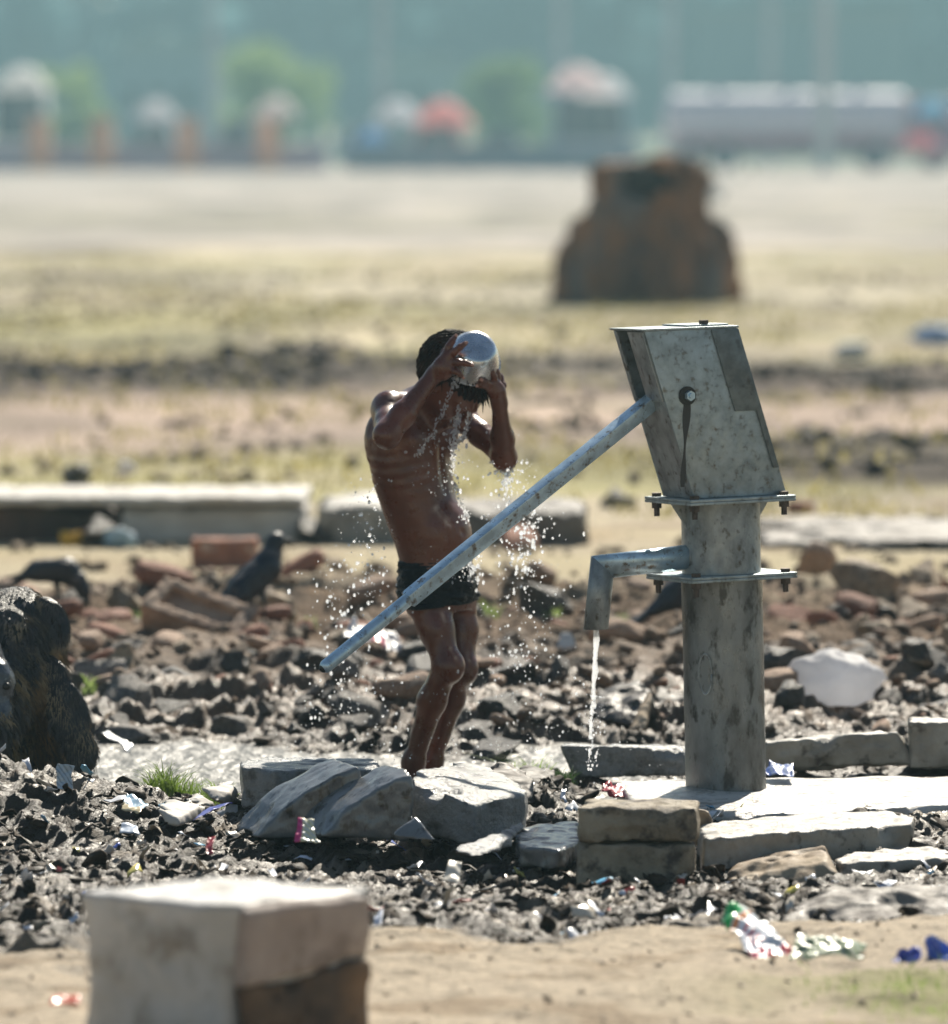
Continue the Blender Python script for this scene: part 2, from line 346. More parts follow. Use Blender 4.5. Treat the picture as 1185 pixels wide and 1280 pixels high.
def banks(x, y):
    def band(pxa, pxb, ya, yb, e=1.0):
        yc = (ya+yb)/2; a = px2x(pxa, yc); b = px2x(pxb, yc); w = fb(x,y,.6,2,90)*.8
        return ss(a-e,a+e*.4,x+w)*(1-ss(b-e*.4,b+e,x+w))*ss(ya,ya+(yb-ya)*.35,y+w*1.5)*(1-ss(yb-(yb-ya)*.35,yb,y+w*1.5))
    t = band(-200,110,19.8,24.5)+.5*band(110,240,20.0,22.5)+band(262,480,20.8,25.5)+.45*band(480,760,22.5,25)+.75*band(930,1400,20.4,24.0)
    t = t+.9*band(985,1400,11.8,15.2,.25)+.35*band(-300,130,46,50,1.5)+.3*band(50,150,60,66,1.5)
    return np.clip(t,0,1)
def axis(segs):
    out = [segs[0][0]]
    for a, b, st0, st1 in segs:
        p = a; 
        while p < b-1e-6:
            t = (p-a)/(b-a); p = p+(st0+(st1-st0)*t)
            if p < b-st0*.3: out.append(p)
        out.append(b)
    return np.array(out)
xs = axis([(0,1.35,.0065,.0065),(1.35,2.2,.01,.04),(2.2,8,.06,.5),(8,140,1,14)]); xs = np.concatenate([-xs[:0:-1], xs])
ys = axis([(-18,-4.6,1.5,.06),(-4.6,-3.2,.02,.012),(-3.2,1.6,.009,.009),(1.6,6,.012,.03),(6,20,.04,.12),(20,45,.15,.3),(45,140,.6,3),(140,700,6,30)])
X, Y = np.meshgrid(xs, ys, indexing='ij'); Z = height(X, Y)
nx, ny = X.shape; idx = np.arange(nx*ny).reshape(nx,ny)
q = np.stack([idx[:-1,:-1],idx[1:,:-1],idx[1:,1:],idx[:-1,1:]],-1).reshape(-1,4)
gme = npmesh('ground', np.stack([X,Y,Z],-1).reshape(-1,3), q)
def lerp(a, b, t): return a+(np.array(b)-a)*t[...,None]
mud, rub = masks(X, Y)
c = np.zeros(X.shape+(3,))+np.array([.54,.445,.33])
c = lerp(c, (.36,.27,.18), ss(.12,.45,fb(X,Y*1.5,3.5,5,101))*.85)                                     # near sandy dirt
gr = ss(.0,.35,fb(X*1,Y*.8,1.6,4,102)+gau(X,Y,1.0,-3.3,.45,.35)*.9-.15)*(Y<-2.6)*ss(.2,.9,X); c = lerp(c, (.20,.22,.05), gr*.7)
c = lerp(c, (.048,.030,.017), np.clip(mud*1.15,0,1)*(1-.35*ss(.15,.5,fb(X,Y,7,3,103))))
c = lerp(c, (.17,.13,.09), mud*ss(.18,.45,fb(X,Y,12,4,104))*.35)
c = lerp(c, (.165,.105,.062), rub*.94); c = lerp(c, (.065,.045,.034), rub*ss(.1,.5,fb(X,Y,4,3,105)))
m1 = ss(5.0,6.2,Y+fb(X,Y,.9,3,106)*1.2); c = lerp(c, (.50,.42,.29), m1)
c = lerp(c, (.36,.27,.18), m1*ss(.1,.45,fb(X,Y,2.0,4,107))*.8)
c = lerp(c, (.20,.12,.075), m1*(1-ss(8.8,10.5,Y))*ss(.1,.4,fb(X,Y,2.6,4,117))*ss(.1,.6,X)*.9)
fx = X*.28
def fband(a, b, col, amt, s, th=-.05):
    global c
    n = fb(fx, Y*.35, 1.0, 4, s); m = ss(a-1.2,a+1.2,Y+n*4)*(1-ss(b-1.5,b+1.5,Y+n*4)); c = lerp(c, col, m*amt*ss(th-.2,th+.35,n+fb(X,Y,1.3,3,s+3)*.5))
fband(8.6,10.5,(.50,.42,.24),.8,110); fband(10.2,15.4,(.42,.38,.16),.85,120,-.12); fband(15.4,21.5,(.56,.42,.33),1,130,-.6)
fband(27,40,(.42,.38,.18),.9,140,-.12); fband(40,51,(.55,.48,.34),1,150,-.4); fband(51,64,(.44,.40,.24),.8,160,-.02)
fband(64,300,(.45,.40,.35),1,170,-.7); fband(75,110,(.36,.33,.22),.8,180,.05); fband(265,700,(.10,.16,.06),1,190,-.9)
fv = ss(6,12,Y); c = c*(1-fv*.16+fv*(.45*fb(X*.45,Y*.22,1.0,4,301)+.55*fb(X*1.1,Y*.5,1.0,4,305)))[...,None]
bk = banks(X,Y); c = lerp(c, (.075,.055,.040), np.clip(bk*3.0,0,1)*ss(-.7,-.1,fb(X,Y,1.5,3,200)))
vc = gme.color_attributes.new('soil', 'FLOAT_COLOR', 'POINT'); a = np.ones((nx*ny,4),np.float32); a[:,:3] = np.clip(c,0,1).reshape(-1,3); vc.data.foreach_set('color', a.ravel())
wet = gme.attributes.new('wet', 'FLOAT', 'POINT'); wet.data.foreach_set('value', np.clip(mud*(1-ss(.25,.6,fb(X,Y,8,3,210))*.5)+rub*.35*(Y<3.5),0,1).astype(np.float32).ravel())
m, t, b = mat_new('ground_soil'); N = t.nodes; L = t.links
at = N.new('ShaderNodeAttribute'); at.attribute_name = 'soil'; aw = N.new('ShaderNodeAttribute'); aw.attribute_name = 'wet'
tc = N.new('ShaderNodeTexCoord')
def NZ(s, d=8, r=.6):
    n = N.new('ShaderNodeTexNoise'); n.inputs['Scale'].default_value = s; n.inputs['Detail'].default_value = d; n.inputs['Roughness'].default_value = r; L.new(tc.outputs['Object'], n.inputs['Vector']); return n.outputs['Fac']
hs = N.new('ShaderNodeHueSaturation'); L.new(at.outputs['Color'], hs.inputs['Color'])
mr = N.new('ShaderNodeMapRange'); mr.inputs[1].default_value=.3; mr.inputs[2].default_value=.7; mr.inputs[3].default_value=.62; mr.inputs[4].default_value=1.4; L.new(NZ(38,10,.7), mr.inputs[0]); L.new(mr.outputs[0], hs.inputs['Value'])
L.new(hs.outputs[0], b.inputs['Base Color'])
r1 = N.new('ShaderNodeMapRange'); r1.inputs[1].default_value=0; r1.inputs[2].default_value=1; r1.inputs[3].default_value=.92; r1.inputs[4].default_value=.36; L.new(aw.outputs['Fac'], r1.inputs[0])
ad = N.new('ShaderNodeMath'); ad.operation='MULTIPLY_ADD'; L.new(NZ(25,5),ad.inputs[0]); ad.inputs[1].default_value=.35; 
sb = N.new('ShaderNodeMath'); sb.operation='SUBTRACT'; L.new(r1.outputs[0], sb.inputs[0]); sb.inputs[1].default_value=.16; L.new(sb.outputs[0], ad.inputs[2]); L.new(ad.outputs[0], b.inputs['Roughness'])
bp = N.new('ShaderNodeBump'); bp.inputs['Strength'].default_value=1; bp.inputs['Distance'].default_value=.009; L.new(NZ(90,9,.7), bp.inputs['Height'])
L.new(bp.outputs[0], b.inputs['Normal']); b.inputs['Specular IOR Level'].default_value=.35
tag(link('ground', gme, m), kind='structure')
def gz(x, y): return float(height(np.array([x]), np.array([y]))[0])
# puddles
wm, t, b = mat_new('puddle_water'); b.inputs['Base Color'].default_value=(.17,.16,.14,1); b.inputs['Roughness'].default_value=.42; b.inputs['IOR'].default_value=1.33; b.inputs['Specular IOR Level'].default_value=.8
n = t.nodes.new('ShaderNodeTexNoise'); n.inputs['Scale'].default_value=18; n.inputs['Detail'].default_value=3; tcw = t.nodes.new('ShaderNodeTexCoord'); mp = t.nodes.new('ShaderNodeMapping'); mp.inputs['Scale'].default_value=(1,.5,1)
t.links.new(tcw.outputs['Object'], mp.inputs[0]); t.links.new(mp.outputs[0], n.inputs['Vector']); bpn = t.nodes.new('ShaderNodeBump'); bpn.inputs['Strength'].default_value=1; bpn.inputs['Distance'].default_value=.03; t.links.new(n.outputs['Fac'], bpn.inputs['Height']); t.links.new(bpn.outputs[0], b.inputs['Normal'])
gx, gy = np.meshgrid(np.linspace(-1.35,1.5,40), np.linspace(.12,2.4,30), indexing='ij'); ii = np.arange(gx.size).reshape(gx.shape)
pme = npmesh('puddle', np.stack([gx,gy,np.full(gx.shape,WZ)],-1).reshape(-1,3), np.stack([ii[:-1,:-1],ii[1:,:-1],ii[1:,1:],ii[:-1,1:]],-1).reshape(-1,4))
tag(link('puddle_water', pme, wm), kind='structure')
# ------------------------------------------------------------------ loose stones
def ico(sub):
    bm = bmesh.new(); bmesh.ops.create_icosphere(bm, subdivisions=sub, radius=1); v = np.array([x.co[:] for x in bm.verts]); f = np.array([[q.index for q in p.verts] for p in bm.faces]); bm.free(); return v, f
I2 = ico(2); I3 = ico(3); I4 = ico(4)
def chunk(base, seed, cuts=9, flat_=(1,1,1), rough=.06, depth=(.45,.8)):
    r = np.random.default_rng(seed); v = base[0].copy()
    for _ in range(cuts):
        n = r.normal(size=3); n /= np.linalg.norm(n); d = r.uniform(*depth); e = v@n-d; v -= np.clip(e,0,None)[:,None]*n
    v *= 1+rough*fb3(v[:,0],v[:,1],v[:,2],2.5,3,seed%50)[:,None]*2; v *= np.array(flat_); return v, base[1]
def rotm(r):
    a = r.uniform(0,2*math.pi); c_, s_ = math.cos(a), math.sin(a); t = r.normal(0,.35,2); A = np.array([[c_,-s_,0],[s_,c_,0],[0,0,1]])
    return A @ np.array([[1,0,t[0]],[0,1,t[1]],[-t[0],-t[1],1]])
protos = {}
def rock_proto(kind, k):
    if (kind,k) not in protos:
        ms = {'brick':BRICKM,'pale':BRICKP,'tan':SANDST,'grey':GREYST,'dark':DARKST}[kind]
        if kind in ('brick','pale'): v, f = chunk(I4, 500+k, 4, (1,.62,.42), .05, (.6,.95)); v = np.sign(v)*np.abs(v)**.7*np.array([.75,.62,.55]); 
        else: v, f = chunk(I4, 40+k*3, 11, (1,.8,.6), .09)
        me = npmesh('rubble_'+kind, v, f); me.materials.append(ms); me.polygons.foreach_set('use_smooth',[True]*len(me.polygons)); protos[(kind,k)] = me
        try: me.set_sharp_from_angle(angle=R(38))
        except Exception: pass
    return protos[(kind,k)]
NAMES = {'brick':('broken_brick','broken orange red brick lump lying in the rubble strip behind the pump','brick','broken red bricks in the rubble'),
 'pale':('broken_brick','worn pale brown brick piece half buried in the rubble strip','brick','pale brick pieces in the rubble'),
 'tan':('stone','small tan stone with a sunlit top lying in the rubble strip','stone','tan stones in the rubble'),
 'grey':('stone','rough grey stone lying among the rubble behind the bathing boy','stone','grey stones in the rubble'),
 'dark':('stone','wet dark stone glinting at the edge of the puddle','stone','wet dark stones by the puddle')}
def place_rock(kind, x, y, s, z=None, label=None, rz=None, tilt=.3, group=None, sz=(1,1,1)):
    nm, lb, ct, g = NAMES[kind]; o = bpy.data.objects.new(nm, rock_proto(kind, random.randrange(5))); COL.objects.link(o)
    o.location = (x, y, (gz(x,y) if z is None else z)+s*.22); o.scale = (s*sz[0],s*sz[1],s*sz[2])
    o.rotation_euler = (random.gauss(0,tilt), random.gauss(0,tilt), random.uniform(0,6.28) if rz is None else rz)
    tag(o, label or lb, ct, None if label else g); return o
cnt = 0; placed = []
KEEP = [(247,805,70,45),(775,865,100,60),(345,760,25,25),(70,735,60,30)]
while cnt < 250:
    py = random.triangular(742, 930, 850); px = random.uniform(-30, 1215); p = G(px, py, 0)
    if any(abs(px-k[0]) < k[2] and abs(py-k[1]) < k[3]*.6 for k in KEEP): continue
    if px > 660 and px < 960 and py > 880: continue
    if px < 480 and py > 912: continue
    s = random.choice([.03,.04,.05,.06,.075,.095])*random.uniform(.8,1.3)*(1.15 if py < 800 else 1)
    if any((p[0]-a)**2+(p[1]-b)**2 < (s+c_)**2*.45 for a,b,c_ in placed): 
        if random.random() < .9: continue
    placed.append((p[0],p[1],s))
    if py > 865: kind = random.choices(['dark','grey','pale'],[5,4,1.5])[0]
    elif py > 815: kind = random.choices(['dark','grey','pale','tan','brick'],[1.5,2.5,3,3,2])[0]
    else: kind = random.choices(['dark','pale','tan','brick','grey'],[.5,3,3,3,1])[0]
    place_rock(kind, p[0], p[1], s); cnt += 1
# single stones that stand out
for (px,py,Y_,s,kd,lab,sz) in [
  (385,850,None,.062,'brick','orange brick lump just below the tip of the pump handle',(1,.8,.8)),
  (335,838,None,.085,'pale','pinkish pale brick slab leaning below the frogged brick',(1.1,.8,.7)),
  (160,800,None,.07,'tan','long pale stone right of the shaggy black animal',(1.3,.6,.5)),
  (345,800,None,.08,'brick','reddish pointed brick lump in front of the standing crow',(1,.8,.9)),
  (215,880,None,.09,'dark','rounded wet boulder at the back edge of the left puddle',(1,.8,.8)),
  (155,905,None,.10,'grey','grey rounded rock beside the drooping ear of the black animal',(1,.8,.75)),
  (290,918,None,.05,'dark','dark round stone standing in the middle of the left puddle',(1,.8,.8)),
  (495,885,None,.10,'pale','tilted hollow brown block behind the boy\'s shins',(1,.7,.9)),
  (640,870,None,.10,'dark','big dark lump right of the boy\'s knees',(1.2,.8,.9)),
  (673,862,None,.035,'tan','small upright tan stone in front of the dark rubble right of the boy',(.7,.6,1.4)),
  (700,872,None,.07,'grey','grey green broken slab left of the falling spout water',(.9,.6,1)),
  (1135,735,None,.085,'brick','brown brick piece on the bank at the right edge',(1.2,.7,.7)),
  (1145,855,None,.07,'tan','tan lump right of the white plastic bag',(1,.8,.8)),
  (1100,790,None,.08,'dark','low dark clod in the rubble above the white bag',(1.3,.8,.6)),
  (450,800,None,.08,'pale','brown worn stone under the middle of the handle',(1,.8,.7))]:
    p = G(px,py,.0); place_rock(kd, p[0], p[1], s, label=lab, sz=sz, tilt=.15)
for (px,py,s,lab) in [(707,832,.038,'white rounded stone in the rubble left of the pump'),(157,612,.045,'small white lump on top of the left kerb'),(890,250,.28,'white lump standing in for a bright highlight on the far field right of the stump'),(1065,455,.12,'pale lump on the dark bank at the right')]:  # the lump right of the stump is added as a blurred highlight
    p = G(px,py,.0 if py>620 else 0.16 if py==612 else 0)
    if py == 612: p = P(157,612,9.35)
    v, f = chunk(I3, int(px), 8, (1,.8,.75), .06); me = npmesh('white_stone', v, f); o = link('white_stone', me, WHITES); o.scale=(s,s,s); o.location=(p[0],p[1],(gz(p[0],p[1]) if py!=612 else .185)+s*.5); tag(o, lab, 'stone')
# small clods and gravel covering the mud: nobody could count them
def scatter(name, n, xr, yr, sr, mt, cond, label, cat, base=I2, seed=1, flt=(1,.85,.55), lift=.15):
    r = np.random.default_rng(seed); pv = [chunk(base, seed*31+k, 8, flt, .12) for k in range(8)]
    xs_ = r.uniform(*xr, n*3); ys_ = r.uniform(*yr, n*3); k = cond(xs_, ys_, r); xs_ = xs_[k][:n]; ys_ = ys_[k][:n]; zz = height(xs_, ys_); V = []; F = []; o = 0
    sz = sr[0]+(sr[1]-sr[0])*r.random(len(xs_))**3.0
    for i in range(len(xs_)):
        v, f = pv[i%8]; vv = (v*sz[i]) @ rotm(r).T; V.append(vv+np.array([xs_[i],ys_[i],zz[i]+sz[i]*lift])); F.append(f+o); o += len(v)
    me = npmesh(name, np.concatenate(V), np.concatenate(F)); return tag(link(name, me, mt), label, cat, None, 'stuff')
CLOD = mat('mud_clod', (.058,.035,.018), (.022,.013,.007), 20, (.45,.9), 1, 120, .003, c3=(.11,.075,.045), s3=22, t3=(.58,.68), spec=.3)
GRAVEL = mat('gravel', (.28,.19,.12), (.09,.06,.04), 5, (.7,.95), .6, 80, .003, c3=(.32,.13,.07), s3=6, t3=(.58,.66))
SANDC = mat('sand_clod', (.66,.55,.41), (.5,.4,.3), 15, (.8,.95), .6, 90, .003)
def inmud(x, y, r):
    m_, _ = masks(x,y); m_ = m_*(.12+.88*ss(-.25,.2,fb(x,y,2.6,3,400))); pf = (x>.28)&(y>-.38)&(y<.6); return (m_ > r.random(len(x))) & ~pf & (height(x,y) > WZ-.02)
scatter('mud_clods', 2200, (-1.45,1.45), (-2.75,1.6), (.004,.030), CLOD, inmud, 'clods of wet dark mud strewn between the blocks in front of the pump', 'mud', seed=5, flt=(1.2,.9,.45), lift=.0)
scatter('rubble_gravel', 3000, (-1.75,1.75), (1.3,5.8), (.007,.035), GRAVEL, lambda x,y,r: (masks(x,y)[1] > r.random(len(x)))&(height(x,y)>WZ), 'small gravel and brick crumbs filling the rubble strip', 'gravel', seed=6)
scatter('sandy_crumbs', 700, (-1.2,1.2), (-4.2,-2.4), (.002,.010), SANDC, lambda x,y,r: masks(x,y)[0] < .3, 'crumbs of dry sandy soil on the bare dirt in the foreground', 'soil', seed=8)
def shreds():
    r = np.random.default_rng(19); n = 5200; x = r.uniform(-1.4,1.35,n*2); y = r.uniform(-2.7,1.0,n*2); k = inmud(x,y,r); x=x[k][:n]; y=y[k][:n]; z=height(x,y); n=len(x); K=5
    u,v = np.meshgrid(np.linspace(-1,1,K),np.linspace(-1,1,K),indexing='ij'); s_ = (.0035+.020*r.random(n)**3)[:,None]; a = r.normal(0,.5,n)[:,None]; asp = r.uniform(.2,.6,n)[:,None]
    U_ = u.ravel()[None]*s_*1.3; V_ = v.ravel()[None]*s_*asp; ph = r.uniform(0,200,n)[:,None]
    W_ = fb3(U_/s_*.9+ph, V_/s_*.9, U_*0+ph, 1.0, 2, 3)*s_*1.1
    px_ = x[:,None]+U_*np.cos(a)-V_*np.sin(a)+fb3(U_/s_+ph,V_/s_+9,U_*0,1.1,1,5)*s_*.6; py_ = y[:,None]+U_*np.sin(a)+V_*np.cos(a); t1 = r.normal(0,.25,n)[:,None]; t2 = r.normal(.12,.3,n)[:,None]
    pz_ = z[:,None]+s_*.1+W_+U_*t1+V_*t2; ii = np.arange(K*K).reshape(K,K); q_ = np.stack([ii[:-1,:-1],ii[1:,:-1],ii[1:,1:],ii[:-1,1:]],-1).reshape(-1,4)
    F_ = (q_[None]+(np.arange(n)*K*K)[:,None,None]).reshape(-1,4); me = npmesh('mud_shreds', np.stack([px_,py_,pz_],-1).reshape(-1,3), F_); o_ = link('mud_shreds', me, CLOD)
    md = o_.modifiers.new('thickness','SOLIDIFY'); md.thickness = .003; tag(o_, 'crumpled mud coated shreds and crusts covering the wet ground', 'mud', None, 'stuff')
shreds()
scatter('dug_earth', 3600, (-3.6,3.6), (11.2,28.5), (.015,.075), mat('dug_earth', (.12,.088,.062), (.05,.038,.03), 6, (.7,.9), .6, 20, .02), lambda x,y,r: (banks(x,y) > .30+.35*r.random(len(x))), 'lumpy dark dug earth on the banks across the field', 'earth', seed=44)
# litter flakes trodden into the mud
scatter('field_clods', 5200, (-6.5,6.5), (5.2,50), (.008,.06), mat('field_clod', (.26,.19,.12), (.12,.085,.055), 3, (.8,.95), .5, 20, .01), lambda x,y,r: (np.abs(x) < .09*(y+14))&(fb(x,y*.5,.5,3,333) > r.uniform(-.35,.35,len(x))), 'scattered clods and dry dung on the bare field behind the kerb', 'earth', seed=61)
def field_tufts():
    r = np.random.default_rng(62); n = 9000; x = r.uniform(-6,6,n*4); y = 9.5+r.random(n*4)**1.2*50; d = fb(x,y*.5,.7,3,363)+.25*np.exp(-((y-13)/2.4)**2)+.25*np.exp(-((y-33)/6)**2); k = (np.abs(x) < .085*(y+14))&(d > .12+.25*r.random(len(x))); x=x[k][:n]; y=y[k][:n]; n=len(x); z=height(x,y)-.01; h_=r.uniform(.03,.09,n); w_=r.uniform(.008,.02,n); a=r.uniform(0,3.14,n); l=r.normal(0,.03,(n,2))
    V=np.stack([np.stack([x-w_*np.cos(a),y-w_*np.sin(a),z],1),np.stack([x+w_*np.cos(a),y+w_*np.sin(a),z],1),np.stack([x+l[:,0],y+l[:,1],z+h_],1)],1).reshape(-1,3)
    tag(link('field_grass', npmesh('field_grass', V, np.arange(n*3).reshape(-1,3)), leafmat('dry_grass', (.31,.27,.11), .5)), 'patchy dry yellow green grass across the middle of the field', 'grass', None, 'stuff')
def flakes():
    r = np.random.default_rng(9); V=[];F=[];C=[];o=0
    pal = [(.75,.76,.8)]*6+[(.55,.6,.7)]*4+[(.62,.55,.45)]*6+[(.5,.08,.07),(.1,.15,.5),(.15,.4,.6),(.7,.6,.15),(.35,.3,.25),(.3,.27,.22)]
    n = 0
    while n < 380:
        x = r.uniform(-1.3,1.2); y = r.uniform(-2.5,.0)
        if masks(np.array([x]),np.array([y]))[0][0] < .6 or (x>.25 and y>-.4): continue
        s = r.uniform(.006,.026); a = r.uniform(0,6.28); k = 4; z = gz(x,y)+.012
        g = np.array([[(i/(k-1)-.5)*2,(j/(k-1)-.5)*r.uniform(.5,1.1),0] for i in range(k) for j in range(k)]); g[:,2] = fb3(g[:,0]+n,g[:,1],g[:,2],1.2,2,n%40)*.8
        g = g*s; ca, sa = math.cos(a), math.sin(a); g = g@np.array([[ca,-sa,0],[sa,ca,0],[0,0,1]]).T; tl = r.normal(0,.5,2); g[:,2] += g[:,0]*tl[0]+g[:,1]*tl[1]
        V.append(g+np.array([x,y,z])); ii = np.arange(16).reshape(4,4); F.append(np.stack([ii[:-1,:-1],ii[1:,:-1],ii[1:,1:],ii[:-1,1:]],-1).reshape(-1,4)+o); o += 16
        C += [(*pal[r.integers(len(pal))],1)]*16; n += 1
    me = npmesh('litter_scraps', np.concatenate(V), np.concatenate(F)); ca = me.color_attributes.new('print','FLOAT_COLOR','POINT'); ca.data.foreach_set('color', np.array(C,np.float32).ravel())
    o_ = link('litter_scraps', me, PLASTIC); md = o_.modifiers.new('thickness','SOLIDIFY'); md.thickness = .0008
    tag(o_, 'tiny scraps of plastic and paper trodden into the black mud', 'litter', None, 'stuff')
flakes()
# ================================================================== HAND PUMP
LEAN = R(1.3)
def pump():
    root = empty('hand_pump', (.565, 0, 0), 'tall grey steel hand pump with slanted head and long handle on the wet concrete platform', 'hand pump')
    root['_local'] = 1
    phi = R(27); e = Vector((math.cos(phi), math.sin(phi), 0)); g = Vector((math.sin(phi), -math.cos(phi), 0)); U = Vector((0,0,1))
    def fr(a, b, z): return e*a+g*b+U*z                   # pump frame: along the handle plane, towards the viewer side, up
    Fm = Matrix(((e.x,g.x,0,0),(e.y,g.y,0,0),(0,0,1,0),(0,0,0,1)))
    # stand pipe with dents
    def pipe(name, z0, z1, r, seed, mt):
        n, k = 96, int((z1-z0)/.008)+2; v = []
        th = np.linspace(0, 2*math.pi, n, endpoint=False); zz = np.linspace(z0, z1, k)
        T, Z_ = np.meshgrid(th, zz); rr = r+fb3(np.cos(T)*.09,np.sin(T)*.09,Z_,14,3,seed)*.0012
        V = np.stack([np.cos(T)*rr, np.sin(T)*rr, Z_],-1).reshape(-1,3); i = np.arange(n*k).reshape(k,n); j = np.roll(i,-1,1)
        me = npmesh(name, V, np.stack([i[:-1],j[:-1],j[1:],i[1:]],-1).reshape(-1,4)); return link(name, me, mt, root)
    low = pipe('stand_pipe', -.07, .468, .0905, 3, mat('wet_grimy_steel', (.30,.31,.30), (.11,.11,.105), 9, (.2,.5), .7, 100, .002, metal=.3, c3=(.055,.05,.042), s3=38, t3=(.53,.64), stretch=(1,1,.5), spec=.7))
    mb = MB(); mb.tube([(-.045+.024*math.cos(t)*.6, -.0925+abs(math.cos(t))*.003-.0, .262+.045*math.sin(t)) for t in np.linspace(0,2*math.pi,25)], .0022, 6); mb.build('weld_scar', STEELD, low, smooth=True)
    up = pipe('water_chamber', .482, .640, .0885, 7, STEELD)
    def flange(z, name, lx=.268, ly=.215, cx=.0):
        mb = MB()
        for dz in (-.0034, .0034): mb.box((cx,0,dz), (lx,ly,.0062), bev=.0012)
        mb.xf(Matrix.Translation((0,0,z)) @ Fm); f = mb.build(name, STEEL, root)
        for sx in (-1,1):
            for sy in (-1,1):
                p = fr(cx+sx*(lx/2-.02), sy*(ly/2-.02), z); m_ = MB()
                m_.cyl(p+U*.006, p+U*.0145, .012, n=6).cyl(p-U*.02, p-U*.006, .0125, n=6).cyl(p-U*.038, p-U*.018, .0065, n=12); m_.build('bolt', BOLTM, f)
        return f
    fl = flange(.475, 'lower_flange'); fu = flange(.6475, 'upper_flange')
    # gussets below the upper flange
    for s_ in (-1,1):
        mb = MB(); a = fr(s_*.085,0,.641); mb.prism([fr(s_*.08,-.003,.641), fr(s_*.125,-.003,.641), fr(s_*.08,-.003,.575)], g*.006); mb.build('gusset', STEELD, root)
    # slanted head: box sheared backwards, open slot towards the handle
    sh = -.31; zb, zt = .655, 1.03; xl, xr = -.118, .118; wy = .072
    hr = MB()
    def q(a, b, z): return fr(a+(z-zb)*sh+.012, b, z+(a-.0)*.02*0)
    tck = .006
    # side plates, back plate, top lid
    for b0 in (wy-tck, -wy): hr.prism([q(xl,b0,zb), q(xr,b0,zb), q(xr,b0,zt), q(xl,b0,zt)], g*tck, bev=.0012)
    hr.prism([q(xr-tck,-wy+tck+.0005,zb), q(xr-.0008,-wy+tck+.0005,zb), q(xr-.0008,-wy+tck+.0005,zt), q(xr-tck,-wy+tck+.0005,zt)], g*(2*wy-2*tck-.001))
    head = hr.build('pump_head', STEEL, root)
    m_ = MB(); m_.prism([q(xl+.001,-wy+tck+.0005,zb), q(xl+.007,-wy+tck+.0005,zb), q(xl+.007,-wy+tck+.0005,.878), q(xl+.001,-wy+tck+.0005,.878)], g*(2*wy-2*tck-.001)); m_.build('front_plate', STEELD, head)
    # rolled lips either side of the slot
    for b0, bw in ((wy-.074, .068), (-wy+tck+.001, .012)):
        m_ = MB(); m_.prism([q(xl-.005,b0,.872), q(xl+.001,b0,.872), q(xl+.001,b0,zt-.002), q(xl-.005,b0,zt-.002)], g*bw, bev=.001); m_.build('slot_lip', STEELD, head)
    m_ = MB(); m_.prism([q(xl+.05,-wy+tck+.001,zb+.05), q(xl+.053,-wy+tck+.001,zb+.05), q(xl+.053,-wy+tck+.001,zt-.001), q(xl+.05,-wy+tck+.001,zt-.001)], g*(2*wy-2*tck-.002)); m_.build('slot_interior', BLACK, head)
    m_ = MB(); m_.prism([q(xl-.008,-wy-.003,zt+.0005), q(xr+.002,-wy-.003,zt+.0005), q(xr+.002,-wy-.003,zt+.0055), q(xl-.008,-wy-.003,zt+.0055)], g*(2*wy+.006), bev=.001)
    m_.prism([q(xl+.12,-wy+.01,zt+.006), q(xr-.01,-wy+.01,zt+.006), q(xr-.01,-wy+.01,zt+.010), q(xl+.12,-wy+.01,zt+.010)], g*(2*wy-.03), bev=.001)
    lid = m_.build('lid', STEEL, head); m_ = MB(); p = q(.055,.035,zt+.01); m_.cyl(p, p+U*.009, .012, n=6); m_.build('lid_bolt', BOLTM, lid)
    # raised inspection cover: wide above, a narrow strip below
    m_ = MB(); b1 = wy+.0006
    m_.prism([q(.048,b1,zt-.002), q(xr-.001,b1,zt-.002), q(xr-.001,b1,.715), q(xr-.016,b1,.715), q(xr-.016,b1,.845), q(.048,b1,.845)], g*.0035, bev=.001); m_.build('side_cover', PLATE, head)
    # axle nut, washer and the grease run below it
    pz = .884; pc = q(-.060, wy, pz)
    m_ = MB(); m_.cyl(pc+g*.0005, pc+g*.004, .021, n=28); m_.build('washer', BLACK, head)
    m_ = MB(); m_.cyl(pc+g*.003+e*.003, pc+g*.014+e*.003, .0115, n=6).cyl(pc+g*.014+e*.003, pc+g*.02+e*.003, .006, n=14); m_.build('axle_nut', STEELB, head)
    st = []; 
    for i in range(18): t = i/17; st.append((t, .008*(1-.55*t)+.003*math.sin(t*9)))
    m_ = MB(); Lp = [q(-.063-(t*.19)*.40-wd, wy+.0004, pz-.012-t*.19) for t,wd in st]; Rp = [q(-.063-(t*.19)*.40+wd, wy+.0004, pz-.012-t*.19) for t,wd in st]
    a = [m_.bm.verts.new(p) for p in Lp]; b = [m_.bm.verts.new(p) for p in Rp]
    for i in range(17): m_.bm.faces.new((a[i],b[i],b[i+1],a[i+1]))
    m_.build('grease_stain', flat('grease_stain',(.055,.05,.045),.4), head)
    # handle: square bar, then a round pipe slipped inside it
    hd = (-e*.80+U*(-.530)); hs_ = q(xl+.03, 0, .885)
    end = hs_+(hd).normalized()*1.02
    def hp(d, o=0): return hs_+hd.normalized()*d
    dn = hd.normalized(); sidev = dn.cross(U).normalized(); upv = sidev.cross(dn).normalized()
    if upv.z < 0: upv = -upv
    m_ = MB()
    for a0, a1, w_, h_ in ((-.03,.765,.032,.032),):
        n_ = 40
        m_.box((0,0,0),(a1-a0, w_, h_), bev=.003); c_ = hp((a0+a1)/2)
        M = Matrix(((dn.x,sidev.x,upv.x,c_.x),(dn.y,sidev.y,upv.y,c_.y),(dn.z,sidev.z,upv.z,c_.z),(0,0,0,1))) @ Matrix.Rotation(R(14),4,'X'); m_.xf(M)
